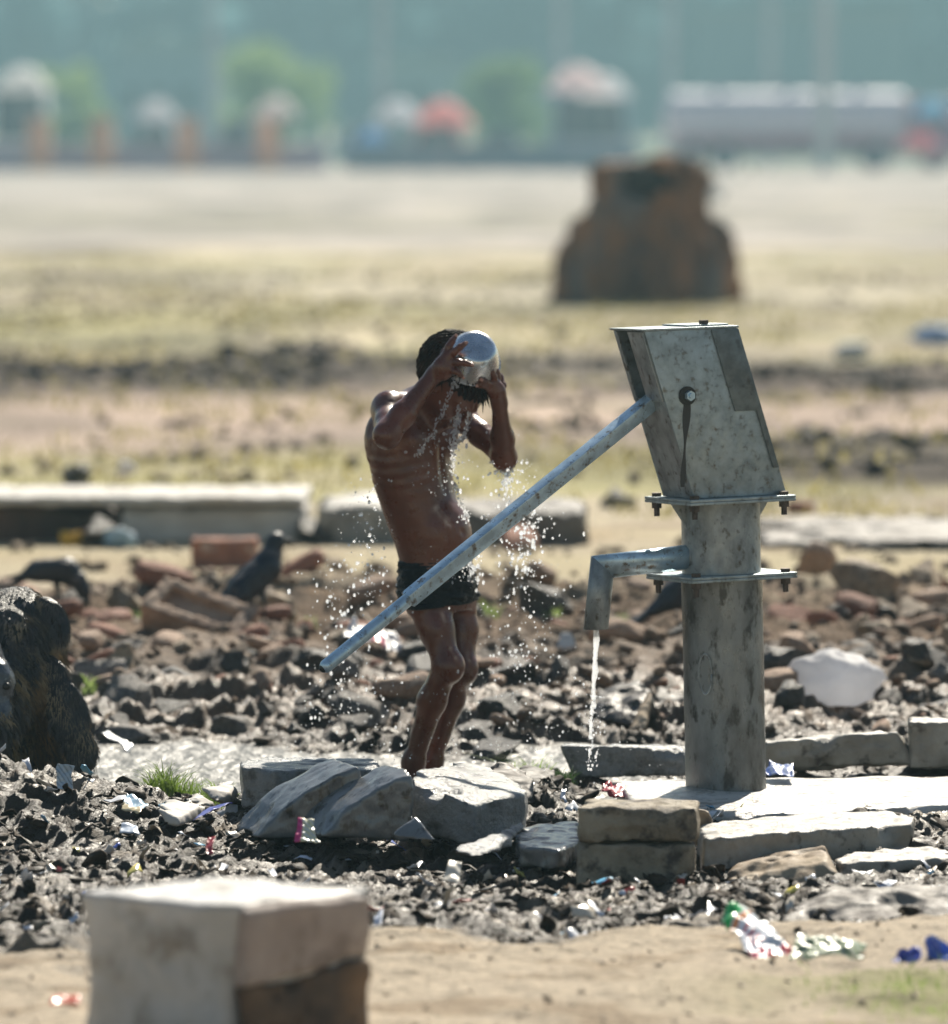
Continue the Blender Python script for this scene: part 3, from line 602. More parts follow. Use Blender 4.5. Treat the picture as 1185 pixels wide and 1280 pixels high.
    ho = m_.build('handle', STEELB, root)
    m_ = MB(); m_.cyl(hp(.75), hp(1.005), .0150, .0150, n=28); m_.sph(hp(1.005), .0150, 3); m_.build('grip', STEELB, ho, smooth=False)
    m_ = MB(); m_.sph(hp(1.0125), .0105, 3); m_.build('grip_end', BLACK, ho)
    # spout: mitred elbow
    sdv = Vector((-.985,-.17,0)); so = Vector((-.02,-.02,.5165))
    p0 = so+sdv*.055+U*.004; p1 = so+sdv*.252-U*.012; p2 = p1+Vector((-.017,-.004,-.138))
    def mit(a, b, na, nb, r, n=32, r2=None):
        ax = (b-a).normalized(); x_ = ax.cross(Vector((.1,1,.2))).normalized(); y_ = ax.cross(x_); A=[];B=[]
        for k in range(n):
            o_ = (x_*math.cos(6.28318*k/n)+y_*math.sin(6.28318*k/n))*r
            A.append(a+o_+ax*(-(o_.dot(na))/ax.dot(na))); B.append(b+o_+ax*(-(o_.dot(nb))/ax.dot(nb)))
        return A, B
    nm = ((p1-p0).normalized()+(p2-p1).normalized()).normalized()
    def tubeo(A, B, nm_, mt, par, inner=None):
        m_ = MB(); va = [m_.bm.verts.new(p) for p in A]; vb = [m_.bm.verts.new(p) for p in B]; n = len(A)
        for k in range(n): m_.bm.faces.new((va[k],va[(k+1)%n],vb[(k+1)%n],vb[k]))
        o_ = m_.build(nm_, mt, par, smooth=True); md = o_.modifiers.new('wall','SOLIDIFY'); md.thickness=.003; md.offset=0; return o_
    A, B = mit(p0, p1, (p1-p0).normalized(), nm, .0258); sp = tubeo(A, B, 'spout', STEELB, root)
    A, B = mit(p1, p2, nm, Vector((0,0,-1)), .0262); tubeo(A, B, 'spout_mouth', STEELD, sp)
    m_ = MB(); m_.tube([p1+( (Vector(a)-p1)) for a in []] or [p0,p0+sdv*.004], .0285, 24); m_.build('weld_collar', STEELD, sp)
    root.rotation_euler = (0, -LEAN, 0)
    return root, Matrix.Translation(root.location) @ Matrix.Rotation(-LEAN,4,'Y') @ p2
PUMP, SPOUT = pump()
# ================================================================== PLATFORM, BLOCKS, SLABS
def slab_px(name, px, z, th, label, cat, mt, group=None, h=.006, **k):
    pts = [G(a,b,z) for a,b in px]; pts += [p-np.array([0,0,th]) for p in pts]
    return tag(stone(name, pts, h=h, mat=mt, **k), label, cat, group)
WETTOP = mat('wet_platform', (.64,.61,.56), (.42,.38,.33), 6, (.16,.5), .9, 60, .006, c3=(.10,.08,.065), s3=11, t3=(.54,.66), spec=.8)
slab_px('pump_platform', [(770,974),(1260,968),(1260,1003),(1062,1003),(1000,1016),(905,1018),(790,1002)], .0, .07, 'low wet concrete platform with a bright sunlit top under the pump', 'platform', WETTOP, h=.007, rough=.007, rf=9, chip=.02, seed=2)
slab_px('concrete_slab', [(1060,1003),(1260,1001),(1260,1008),(1064,1007)], -.004, .055, 'thin grey slab edge butting the right front of the pump platform', 'slab', CONC, seed=3, chip=.008)
slab_px('concrete_slab', [(872,1029),(1040,1013),(1118,1013),(1143,1022),(1141,1029),(1010,1037),(878,1048)], .035, .10, 'long pale grey kerb slab lying askew in front of the pump platform', 'slab', CONC, seed=4, chip=.012)
slab_px('concrete_slab', [(1042,1072),(1090,1060),(1240,1058),(1240,1068),(1050,1078)], -.012, .032, 'upper of the two thin slabs stacked at the right edge below the long kerb slab', 'slab', CONC, seed=6, chip=.01)
slab_px('concrete_slab', [(1055,1090),(1240,1084),(1240,1091),(1057,1094)], -.048, .05, 'lower dark slab of the two stacked at the right edge below the long kerb slab', 'slab', CONCW, seed=7, chip=.01)
def pts_px(L_): return [P(a,b,Y_) for a,b,Y_ in L_]
Yk = .42
tag(stone('kerbstone', pts_px([(700,932,Yk),(862,934,Yk),(706,930,Yk+.12),(862,932,Yk+.12),(716,972,Yk),(862,968,Yk),(716,972,Yk+.12),(862,968,Yk+.12)]), mat=CONCW, seed=8, chip=.012), 'wet blue grey kerbstone behind the spout, left of the pump pipe', 'kerbstone')
Yk = .48
tag(stone('kerbstone', pts_px([(955,928,Yk),(1045,922,Yk),(1122,914,Yk),(1148,955,Yk),(955,968,Yk),(955,926,Yk+.12),(1122,912,Yk+.12),(1150,955,Yk+.12),(955,966,Yk+.12)]), mat=CONC, seed=9, chip=.012), 'grey kerbstone with a broken right end, right of the pump pipe', 'kerbstone')
tag(stone('kerbstone', pts_px([(1136,903,.45),(1260,903,.45),(1136,897,.68),(1260,897,.68),(1136,962,.45),(1260,962,.45),(1136,955,.68),(1260,955,.68)]), mat=CONC, seed=10, chip=.006), 'square grey concrete block with a white top at the right edge behind the platform', 'block')
# centre right stacked block
Yb = -1.45
def boxpx(x0, x1, y0, y1, Y_, dep, skew=0.0): return [P(x0,y0,Y_),P(x1,y0,Y_),P(x0,y1,Y_),P(x1,y1,Y_),P(x0,y0,Y_)+np.array([skew,dep,0]),P(x1,y0,Y_)+np.array([skew,dep,0]),P(x0,y1,Y_)+np.array([skew,dep,0]),P(x1,y1,Y_)+np.array([skew,dep,0])]
BLK = mat('tan_block', (.42,.35,.25), (.22,.175,.12), 10, (.6,.85), 1, 70, .008, c3=(.08,.06,.045), s3=17, t3=(.53,.64))
tag(stone('concrete_block', boxpx(720,868,1056,1110,Yb,.16,.012), mat=BLK, seed=11, chip=.014, rough=.005), 'lower tan block of the two stacked in front of the pump platform', 'block')
tag(stone('concrete_block', boxpx(722,872,1009,1054.5,Yb,.165,.012), mat=BLK, seed=12, chip=.014, rough=.005), 'upper tan block of the two stacked in front of the pump platform', 'block')
tag(stone('stone', pts_px([(868,1010,-1.05),(884,1012,-1.05),(891,1026,-1.05),(889,1048,-1.05),(876,1060,-1.05),(868,1056,-1.05),(868,1012,-.93),(884,1014,-.93),(889,1040,-.93),(870,1056,-.93)]), mat=SANDST, seed=13, chip=.01), 'round cream stone wedged against the right end of the stacked tan blocks', 'stone')
tag(stone('rock', pts_px([(905,1094,-1.5),(960,1070,-1.4),(1030,1058,-1.35),(1032,1076,-1.5),(1056,1102,-1.52),(1048,1116,-1.55),(930,1122,-1.55),(905,1106,-1.5),(950,1066,-1.1),(1024,1055,-1.1),(1040,1090,-1.2),(925,1090,-1.2)]), mat=SANDST, seed=14, rough=.012, rf=16, chip=.02), 'rugged tan rock with a rounded right end below the long kerb slab', 'rock')
tag(stone('rock', pts_px([(900,1080,-1.3),(960,1062,-1.2),(985,1060,-1.2),(1000,1080,-1.25),(905,1098,-1.3),(940,1060,-1.05),(990,1060,-1.05)]), mat=GREYST, seed=15, rough=.01, rf=18, chip=.02), 'flaky grey rock behind the rugged tan rock', 'rock')
tag(stone('rock', pts_px([(975,1150,-2.2),(1035,1118,-2.1),(1120,1112,-2.05),(1260,1110,-2.05),(1260,1165,-2.25),(990,1165,-2.25),(1040,1106,-1.75),(1260,1102,-1.75)]), mat=GREYST, seed=16, rough=.010, rf=20, chip=.015), 'long layered grey brown rock ledge at the right edge above the blue plastic', 'rock')
# the three blocks left of centre
ARCM = mat('arched_concrete', (.19,.195,.20), (.13,.13,.128), 10, (.10,.24), .5, 110, .0025, c3=(.05,.045,.04), s3=38, t3=(.55,.64), spec=.9, stretch=(1,1,.6))
def arch(outer, base, Y_, ext, lab, seed):
    prof = [P(a,b,Y_) for a,b in outer+base]; pts = prof+[p+np.array(ext) for p in prof]
    return tag(stone('arched_block', pts, h=.005, mat=ARCM, seed=seed, chip=.008, rough=.003), lab, 'block')
arch([(317,1049),(331,1033),(346,1018),(364,1003),(384,989),(422,968),(450,958)],[(470,1049)], -.93, (-.058,.15,.004), 'left arched concrete segment sloping down into the mud', 21)
arch([(405,1046),(418,1028),(433,1012),(467,989),(498,972),(523,963)],[(514,1052)], -1.06, (-.07,.14,.0), 'right arched concrete segment sloping down into the mud', 22)
tag(stone('concrete_block', pts_px([(302,958,-.55),(302,1010,-.55),(345,962,-.62),(345,1012,-.62),(300,951,-.2),(470,950,-.2),(480,962,-.5),(480,1010,-.5),(330,946,.0),(460,948,.0)]), mat=CONCW, seed=23, chip=.014), 'dark sided flat block with a white top behind the arched segments', 'block')
tag(stone('rock', pts_px([(514,974,-1.0),(592,1008,-1.08),(656,992,-.95),(520,962,-.75),(574,951,-.35),(612,958,-.45),(660,985,-.8),(514,1045,-1.0),(592,1056,-1.08),(656,1046,-.95),(610,1030,-.4)]), mat=CONCW, seed=24, chip=.02, rough=.006, rf=15), 'angular dark rock with a flat grey top right of the arched segments', 'rock')
tag(stone('rock', pts_px([(600,960,-.5),(628,952,-.4),(668,975,-.55),(672,1010,-.7),(640,1015,-.72),(610,1000,-.6),(640,958,-.2)]), mat=GREYST, seed=25, chip=.02, rough=.008), 'small broken grey rock behind the angular dark rock', 'rock')
tag(stone('shard', pts_px([(484,1046,-1.28),(546,1052,-1.3),(520,1019,-1.25),(500,1036,-1.2),(535,1040,-1.15),(520,1020,-1.22)]), h=.004, mat=ARCM, seed=26, chip=.004, rough=.002), 'small pointed grey shard standing in front of the right arched segment', 'shard')
tag(stone('shard', pts_px([(560,1062,-1.45),(648,1030,-1.2),(656,1034,-1.2),(640,1058,-1.3),(600,1072,-1.5),(575,1066,-1.4)]), h=.004, mat=CONCW, seed=27, chip=.004), 'long thin bluish slab shard leaning below the angular dark rock', 'shard')
slab_px('shard', [(645,1045),(660,1030),(722,1027),(724,1052),(700,1062),(650,1058)], .012, .04, 'flat bluish grey plaster slab left of the stacked tan blocks', 'slab', ARCM, seed=28, h=.004, chip=.01)
tag(stone('stone', pts_px([(196,1010,-.75),(222,1022,-.8),(300,985,-.4),(285,976,-.35),(208,1000,-.6),(205,1028,-.78),(225,1034,-.8),(300,1004,-.4),(262,985,-.45)]), mat=CONCL, seed=29, chip=.012), 'tilted pale rock slab right of the left grass tuft', 'stone')
slab_px('stone', [(640,965),(655,957),(685,960),(700,975),(680,983),(645,978)], .01, .05, 'small grey stone in front of the right grass tuft', 'stone', GREYST, seed=30, h=.005, chip=.02, rough=.01)
# foreground block, out of focus
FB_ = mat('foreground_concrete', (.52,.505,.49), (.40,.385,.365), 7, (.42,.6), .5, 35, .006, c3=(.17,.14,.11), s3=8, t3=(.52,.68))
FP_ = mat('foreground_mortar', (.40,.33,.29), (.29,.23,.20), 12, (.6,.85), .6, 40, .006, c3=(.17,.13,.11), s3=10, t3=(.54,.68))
zt = .25; A_ = G(100,1114,zt); B_ = G(268,1131,zt); B2 = G(300,1131,zt); C_ = G(463,1110,zt); D_ = G(262,1094,zt); D2 = G(330,1096,zt)
dz = lambda p, d: np.array([p[0],p[1],d])
FBR = empty('foreground_block', (A_[0],A_[1],0), 'big blurred grey concrete block with a bright white top in the lower left foreground', 'block')
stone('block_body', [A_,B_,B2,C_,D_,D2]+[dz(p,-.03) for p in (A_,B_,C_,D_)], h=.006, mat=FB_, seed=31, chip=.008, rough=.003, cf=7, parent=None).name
bb = bpy.data.objects['block_body']; bb.parent = FBR; bb.matrix_parent_inverse = Matrix.Translation(FBR.location).inverted()
nrm = np.array([(C_-B2)[1], -(C_-B2)[0], 0]); nrm /= np.linalg.norm(nrm)
if nrm[1] > 0: nrm = -nrm
o1 = B2+(C_-B2)*.0+nrm*.002; o2 = C_+nrm*.004-(C_-B2)*.01
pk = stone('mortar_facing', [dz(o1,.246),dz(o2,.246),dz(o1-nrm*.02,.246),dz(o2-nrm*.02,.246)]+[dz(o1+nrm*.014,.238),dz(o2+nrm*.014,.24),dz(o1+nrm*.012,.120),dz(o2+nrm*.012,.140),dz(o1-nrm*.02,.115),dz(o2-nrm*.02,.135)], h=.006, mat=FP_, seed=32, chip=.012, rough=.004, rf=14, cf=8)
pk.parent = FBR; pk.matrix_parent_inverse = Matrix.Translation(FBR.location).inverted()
db = stone('recess_shade', [dz(o1,.118),dz(o2,.136),dz(o1-nrm*.01,.118),dz(o2-nrm*.01,.136)]+[dz(o1+nrm*.004,.118),dz(o2+nrm*.004,.136),dz(o1+nrm*.004,-.02),dz(o2+nrm*.004,-.02),dz(o1-nrm*.01,-.02),dz(o2-nrm*.01,-.02)], h=.006, mat=mat('recess_shade_brown', (.17,.105,.06), (.06,.04,.028), 7, (.6,.85), .6, 40, .006), seed=33, chip=.004, rough=.012, rf=12)  # thin brown plate, paints the shaded recess below the mortar facing
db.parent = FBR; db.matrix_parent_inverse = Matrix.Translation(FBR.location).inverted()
# frogged brick in the rubble, loose brick on the bank
def frog_brick(c, size, rot, lab, mt):
    root = empty('brick', c, lab, 'brick'); root.rotation_euler = rot; l, w_, h_ = size
    F = Field((-l/2-.02,-w_/2-.02,-h_/2-.02),(l/2+.02,w_/2+.02,h_/2+.02),.005); X,Y,Z = np.meshgrid(*F.ax, indexing='ij')
    d = np.maximum(np.maximum(np.abs(X)-l/2,np.abs(Y)-w_/2),np.abs(Z)-h_/2); fr_ = np.maximum(np.maximum(np.abs(X)-l*.36,np.abs(Y)-w_*.27),np.abs(Z-h_/2)-h_*.28)
    d = np.maximum(d,-fr_)+fb3(X,Y,Z,25,3,3)*.006; F.f = d.astype(np.float32); me = F.mesh('brick_body'); o = bpy.data.objects.new('brick_body', me); COL.objects.link(o); me.materials.append(mt); o.parent = root
    me.polygons.foreach_set('use_smooth',[True]*len(me.polygons)); return root
p = G(250,812,0); frog_brick((p[0],p[1],.085), (.30,.15,.10), (R(32),R(17),R(-18)), 'pale brick with a hollow frog on its top lying tilted left of the standing crow', BRICKP)
p = G(281,710,0)
tag(stone('brick', [(p[0]+sx*.112,p[1]+sy*.055+.05,z_) for sx in(-1,1) for sy in (-1,1) for z_ in (-.01,.098)], mat=BRICKM, seed=41, chip=.006), 'single red brick standing in front of the left concrete kerb', 'brick')
# far kerbs
KY = 8.4
def kerb(x0, x1, y0, y1, Y_, dep, lab, mt, seed, rough=.006):
    pts = boxpx(x0,x1,y0,y1,Y_,dep); return tag(stone('concrete_kerb', pts, h=.018, mat=mt, seed=seed, chip=.03, rough=rough, rf=8), lab, 'kerb')
KYB = mat('kerb_brick', (.17,.085,.055), (.07,.05,.04), 4, (.7,.9), .8, 16, .02)
kerb(-90, 150, 635, 690, KY, .6, 'crumbling red brown brick base of the left kerb with litter in front', KYB, 51, .03)
kerb(150, 384, 635, 688, KY-.04, .6, 'grey concrete wall base of the kerb behind the single red brick', CONCL, 52)
pts = boxpx(-90,384,621,633,KY-.1,.75); tag(stone('coping_slab', pts, h=.018, mat=CONCL, seed=53, chip=.02, rough=.006), 'long pale concrete coping slab lying on the left kerb', 'slab')
kerb(398, 560, 632, 690, KY-.1, .8, 'grey concrete kerb piece behind the boy\'s waist', CONC, 54, .03)
kerb(560, 735, 640, 692, KY-.2, .9, 'low broken concrete kerb piece behind the falling drops right of the boy', GREYST, 55, .035)
pts = boxpx(950,1240,676,690,KY-.5,1.6); tag(stone('coping_slab', pts, h=.02, mat=GREYST, seed=56, chip=.05, rough=.03, rf=3), 'low rough concrete slab lying flat on the bank right of the pump flange', 'slab')
for (px,py,s,kd,Y_,lab) in [(650,672,.13,'brick',8.0,'dark red rubble heap lump in front of the broken kerb'),(700,668,.12,'brick',8.9,'red brown rubble lump at the right end of the broken kerb'),(770,650,.10,'grey',10.4,'grey lump behind the pump spout'),(388,660,.10,'dark',8.3,'dark crumbled gap filler between the two kerb pieces'),(95,600,.10,'dark',12,'dark clod behind the left coping slab'),(130,660,.10,'dark',8.15,'dark hole of rubble between brick base and grey wall base'),(1135,742,.08,'brick',5.6,'small red brick lump on the right of the bank'),(1000,640,.10,'brick',10.2,'orange clod on the bank right of the pump flange'),(450,640,.08,'brick',9.0,'red lump against the kerb behind the boy')]:
    p = P(px,py,Y_); z_ = max(p[2]-s*.4, gz(p[0],p[1])); place_rock(kd, p[0], p[1], s, z=z_, label=lab, tilt=.2)
for (px,py,s,mt,lab) in [(95,682,.045,flat('yellow_bag',(.75,.42,.03)),'crumpled yellow plastic bag in front of the brick kerb base'),(118,678,.035,flat('red_white_bag',(.7,.35,.25)),'small pinkish packet between the yellow and the blue bag'),(145,684,.05,flat('blue_white_bag',(.35,.5,.6)),'crumpled pale blue bag in front of the left kerb')]:
    v, f = chunk(I4, int(px), 5, (1,.7,.75), .16); p = G(px,py,0); me = npmesh('plastic_bag', v*s*1.3, f); o = link('plastic_bag', me, mt); o.location=(p[0],p[1],gz(p[0],p[1])+s*.6); tag(o, lab, 'bag')
# white bag right of the pump
v, f = chunk(I4, 77, 3, (1,.7,.72), .10, (.8,.95)); v = v*(1+fb3(v[:,0],v[:,1],v[:,2],3,4,5)[:,None]*.16); v[:,2] = np.maximum(v[:,2],-.42)
p = G(1042,878,0); me = npmesh('plastic_bag', v*.125, f); o = link('plastic_bag', me, WHITEP); o.location = (p[0],p[1],gz(p[0],p[1])+.075); tag(o, 'bulging white plastic bag on the rubble right of the pump pipe', 'bag')
# dark pot like hollow and pale strip behind the spout stream
p = G(770,905,0)
tag(stone('concrete_chunk', pts_px([(745,905,1.55),(800,908,1.5),(818,858,1.6),(790,850,1.9),(752,862,1.8),(735,880,1.7),(830,905,1.9)]), mat=DARKST, seed=61, chip=.02, rough=.008), 'big dark chunk of rubble directly behind the falling spout water', 'rubble')
tag(stone('concrete_chunk', pts_px([(788,912,1.42),(806,912,1.42),(820,858,1.55),(812,852,1.6),(792,900,1.55),(808,905,1.6)]), mat=SANDST, seed=62, chip=.008), 'upright pale edge stone right of the big dark chunk behind the spout', 'stone')
tag(stone('concrete_chunk', pts_px([(818,866,1.8),(862,872,1.8),(862,912,1.75),(815,905,1.7),(825,858,2.1),(862,862,2.1)]), mat=GREYST, seed=63, chip=.015), 'grey slab chunk touching the left of the pump pipe from behind', 'stone')
# ================================================================== THE BATHING BOY
V3 = lambda *a: np.array(a, float)
YB = .40
thf = R(33); Fd = V3(math.cos(thf), -math.sin(thf), 0); Rr = V3(-math.sin(thf), -math.cos(thf), 0); Zu = V3(0,0,1)
def pb(px, py, dy=0.0): return P(px, py, YB+dy)
def boy():
    root = empty('person', (float(pb(530,960)[0]), YB, -.05), 'boy in wet black shorts, head bowed, pouring water over himself from a metal bowl', 'person')
    F = Field((-.36,-.02,-.075),(.16,.72,1.06),.0028)
    # trunk lofted through measured cross sections: py, px centre, half width, half depth
    T = [(497,523,.060,.045),(508,521,.100,.058),(522,518,.116,.070),(545,514,.120,.080),(572,513,.118,.084),(600,516,.111,.084),(628,523,.103,.082),(655,532,.098,.084),(680,539,.094,.079),(702,544,.094,.076),(725,547,.099,.083),(748,549,.098,.082),(762,550,.088,.07)]
    zt_ = np.array([pb(t[1],t[0])[2] for t in T])[::-1]; xt = np.array([pb(t[1],t[0])[0] for t in T])[::-1]; at_ = np.array([t[2] for t in T])[::-1]; bt = np.array([t[3] for t in T])[::-1]
    def trunk(X,Y,Z):
        cx = np.interp(Z, zt_, xt); a_ = np.interp(Z, zt_, at_); b_ = np.interp(Z, zt_, bt)
        dx = X-cx; dy = Y-YB; u = dx*Rr[0]+dy*Rr[1]; v = dx*Fd[0]+dy*Fd[1]
        d = (np.sqrt((u/a_)**2+(v/b_)**2+1e-9)-1)*np.minimum(a_,b_)
        # spine groove, belly button, ribs
        d = d+.006*np.exp(-(u/.018)**2)*(v<0)*(1-.0)
        rz = (Z-pb(0,600)[2]); d = d+.0008*np.sin(rz*230+np.abs(u)*60)*np.exp(-((rz-.02)/.045)**2)*ss(.03,.06,np.abs(u))
        d = d+.010*np.exp(-((u/.008)**2+((Z-pb(0,664)[2])/.007)**2))*(v>0)
        d = d+.0035*np.exp(-(u/.012)**2)*(v>0)*ss(.62,.66,Z)*(1-ss(.80,.84,Z))
        top, bot = zt_[-1], zt_[0]
        return np.maximum(d, np.maximum(Z-top, bot-Z))
    F.add(trunk, (-.30,.26,zt_[0]), (.0,.54,zt_[-1]), .02)
    c0 = pb(520,512); shR = pb(486,511,-.095); shL = pb(572,516,.105)
    for s_ in (shR, shL): F.cap(c0+Zu*.005, s_, .036, .037, .03)
    F.ell(shR+V3(.004,0,-.004), (.038,.038,.037), k=.02); F.ell(shL, (.038,.038,.036), k=.02)
    # chest muscles, shoulder blades
    mid = pb(515,548)
    for s_ in (1,-1):
        F.ell(mid+Rr*s_*.052+Fd*.052, (.040,.026,.030), ax=(Rr,Fd,Zu), k=.03); F.ell(mid+Rr*s_*.055-Fd*.052+Zu*.005, (.04,.028,.055), ax=(Rr,Fd,Zu), k=.03)
    F.ell(pb(540,668)+Fd*.045, (.062,.04,.06), ax=(Rr,Fd,Zu), k=.04)                # belly
    # legs
    for hip, mid_, knee, calf, ank, r in [
        (pb(528,738,-.045), pb(545,785,-.07), pb(560,833,-.095), pb(543,876,-.06), pb(517,952,-.02), (.051,.039,.031,.032,.0215)),
        (pb(566,738,.05), pb(576,785,.03), pb(577,836,.0), pb(567,876,.03), pb(540,952,.07), (.049,.038,.030,.030,.021))]:
        F.cap(hip, mid_, r[0], r[1], .02); F.cap(mid_, knee, r[1], r[2], .02); F.ell(knee+Fd*.008, (.030,.032,.036), ax=(Rr,Fd,Zu), k=.015)
        F.cap(knee-Fd*.004, calf-Fd*.008, r[2]-.002, r[3], .02); F.cap(calf-Fd*.006, ank, r[3]-.002, r[4], .02)
        F.ell(ank+Zu*.0, (.025,.026,.03), k=.012)
        heel = V3(ank[0],ank[1],-.045)-Fd*.022; F.cap(ank, heel+Fd*.012, .022, .024, .02); F.cap(heel, heel+Fd*.02, .02, .021, .015)
        ball = heel+Fd*.125+V3(0,0,-.004); F.cap(heel+Fd*.01+Zu*.01, ball, .023, .017, .02)
        for k in range(5):
            o_ = Rr*(-.022+.011*k)*1.0; F.cap(ball+o_, ball+o_+Fd*(.036-abs(k-1.2)*.004), .0085, .0065 if k else .008, .006)
    # neck and head
    HC = pb(563,474,-.065); U = Fd*.82+Zu*.57; U /= np.linalg.norm(U); D = Fd*.57-Zu*.82; D /= np.linalg.norm(D); Sx = np.cross(U, D)
    F.cap(pb(528,512), HC-U*.045-D*.01, .040, .037, .03)
    A = (Sx,D,U)
    hp_ = lambda s,d,u: HC+Sx*s+D*d+U*u
    F.ell(hp_(0,-.005,.018), (.072,.088,.078), ax=A, k=.02); F.ell(hp_(0,.026,-.035), (.055,.058,.062), ax=A, k=.025)
    F.ell(hp_(0,.062,-.078), (.026,.022,.02), ax=A, k=.02)            # chin
    for s_ in (1,-1):
        F.ell(hp_(s_*.036,.064,-.030), (.02,.02,.018), ax=A, k=.015); F.cap(hp_(s_*.012,.086,.012), hp_(s_*.040,.072,.012), .008, .007, .012)
        F.ell(hp_(s_*.030,.080,-.004), (.014,.010,.010), ax=A, k=.006)  # closed lids
        F.ell(hp_(s_*.070,.005,-.012), (.008,.019,.028), ax=A, k=.006); F.ell(hp_(s_*.0765,.008,-.010), (.004,.011,.017), ax=A, k=.003, op='s')
        F.ell(hp_(s_*.011,.100,-.034), (.009,.009,.007), ax=A, k=.006)
    F.cap(hp_(0,.088,.004), hp_(0,.106,-.030), .007, .011, .010)
    F.cap(hp_(-.018,.087,-.055), hp_(.018,.087,-.055), .0065, k=.006); F.cap(hp_(-.014,.085,-.066), hp_(.014,.085,-.066), .0072, k=.006)
    # arms
    BC = P(593,442,YB-.145)                                            # bowl centre
    elR = pb(484,543,-.255); wrR = pb(543,468,-.185)
    mR = shR*.5+elR*.5+V3(0,0,-.004)
    F.cap(shR, mR, .033, .0275, .02); F.cap(mR, elR, .0275, .025, .02); F.ell(elR+V3(-.002,0,-.004), (.027,.028,.028), k=.015)
    fm = elR*.68+wrR*.32; F.cap(elR, fm, .0255, .0262, .02); F.cap(fm, wrR, .0262, .0172, .02)
    elL = pb(630,571,-.02); wrL = pb(624,503,-.105); mL = shL*.5+elL*.5
    F.cap(shL, mL, .031, .026, .02); F.cap(mL, elL, .026, .024, .02); F.ell(elL+V3(.002,0,-.004), (.026,.026,.026), k=.015)
    fm = elL*.66+wrL*.34; F.cap(elL, fm, .0243, .0248, .02); F.cap(fm, wrL, .0248, .0165, .02)
    # hands: palms
    nails = []
    def finger(pts, r0, r1, field=F):
        n = len(pts)-1
        for i in range(n):
            ra = r0+(r1-r0)*i/n; rb = r0+(r1-r0)*(i+1)/n; F.cap(pts[i], pts[i+1], ra, rb, .0035)
            if 0 < i: F.ell(pts[i], (ra*1.08,)*3, k=.003)
        nails.append((pts[-2], pts[-1], r1))
    kR = P(560,449,YB-.200)                                            # knuckle centre, right hand
    F.cap(wrR, P(552,458,YB-.195), .0185, .021, .012); F.cap(P(553,461,YB-.196), kR+V3(0,0,.004), .0185, .0175, .012); F.cap(P(556,466,YB-.196), P(563,460,YB-.204), .016, .0135, .012)
    PR = lambda x,y,d: P(x,y,YB+d)
    finger([PR(557,443,-.198), PR(561,433,-.200), PR(565,427,-.198), PR(569,421,-.192)], .0090, .0062)
    finger([PR(562,446,-.205), PR(568,440,-.214), PR(575,434,-.216), PR(582,429,-.213)], .0092, .0062)
    finger([PR(565,453,-.208), PR(573,453,-.222), PR(581,454,-.226), PR(590,456,-.225)], .0090, .0060)
    finger([PR(562,462,-.205), PR(569,464,-.216), PR(574,467,-.218), PR(578,471,-.212)], .0082, .0056)
    finger([PR(549,455,-.180), PR(556,441,-.160), PR(562,432,-.145), PR(568,426,-.132)], .0100, .0075)
    # left hand
    F.cap(wrL, P(620,489,YB-.120), .0180, .020, .012); F.cap(P(622,490,YB-.118), P(616,480,YB-.125), .0175, .0165, .012)
    finger([PR(612,486,-.135), PR(607,482,-.150), PR(602,481,-.158), PR(597,482,-.158)], .0088, .0060)
    finger([PR(612,481,-.140), PR(606,477,-.158), PR(601,474,-.165)], .0088, .0064)
    finger([PR(618,478,-.128), PR(617,470,-.142), PR(614,464,-.152), PR(610,459,-.158)], .0088, .0060)
    finger([PR(621,481,-.110), PR(622,472,-.118), PR(621,465,-.126), PR(618,459,-.133)], .0080, .0055)
    finger([PR(624,492,-.100), PR(628,482,-.088), PR(625,472,-.078), PR(620,464,-.080)], .0098, .0074)
    F.noise(.0007, 60, 2, 4)
    body = link('body', F.mesh('body'), SKIN, root)
    sm = body.modifiers.new('smooth','SMOOTH'); sm.factor=.5; sm.iterations=3
    mb = MB()
    for a, b, r in nails:
        d = (b-a)/np.linalg.norm(b-a); out = V3(0,-1,0)-d*(V3(0,-1,0)@d); out /= np.linalg.norm(out); c_ = b+d*r*.15+out*r*.82
        mb.box(c_, (r*1.05,r*.35,r*1.3), ry=math.atan2(d[0],d[2]), bev=r*.12)
    mb.build('fingernails', NAIL, root)
    # hair: a cap that follows the skull plus drenched locks
    H = Field(HC-.13, HC+.13, .0026); H.ell(hp_(0,-.010,.022), (.081,.095,.085), ax=A, k=.01)
    X,Y_,Z = np.meshgrid(*H.ax, indexing='ij'); s_ = (X-HC[0])*Sx[0]+(Y_-HC[1])*Sx[1]+(Z-HC[2])*Sx[2]; d_ = (X-HC[0])*D[0]+(Y_-HC[1])*D[1]+(Z-HC[2])*D[2]; u_ = (X-HC[0])*U[0]+(Y_-HC[1])*U[1]+(Z-HC[2])*U[2]
    lim = np.where(d_ > .02, .028-u_, np.where(d_ > -.03, -.002-u_+np.abs(s_)*.0, -.052-u_)); H.f = np.maximum(H.f, lim.astype(np.float32))
    ang = np.arctan2(s_, d_+.02); H.f += (.0028*np.sin(ang*38+u_*60)+fb3(X,Y_,Z,60,2,3)*.004).astype(np.float32)*(np.abs(H.f)<.02)
    hair = link('hair', H.mesh('hair'), HAIRM, root)
    r = np.random.default_rng(12); mb = MB()
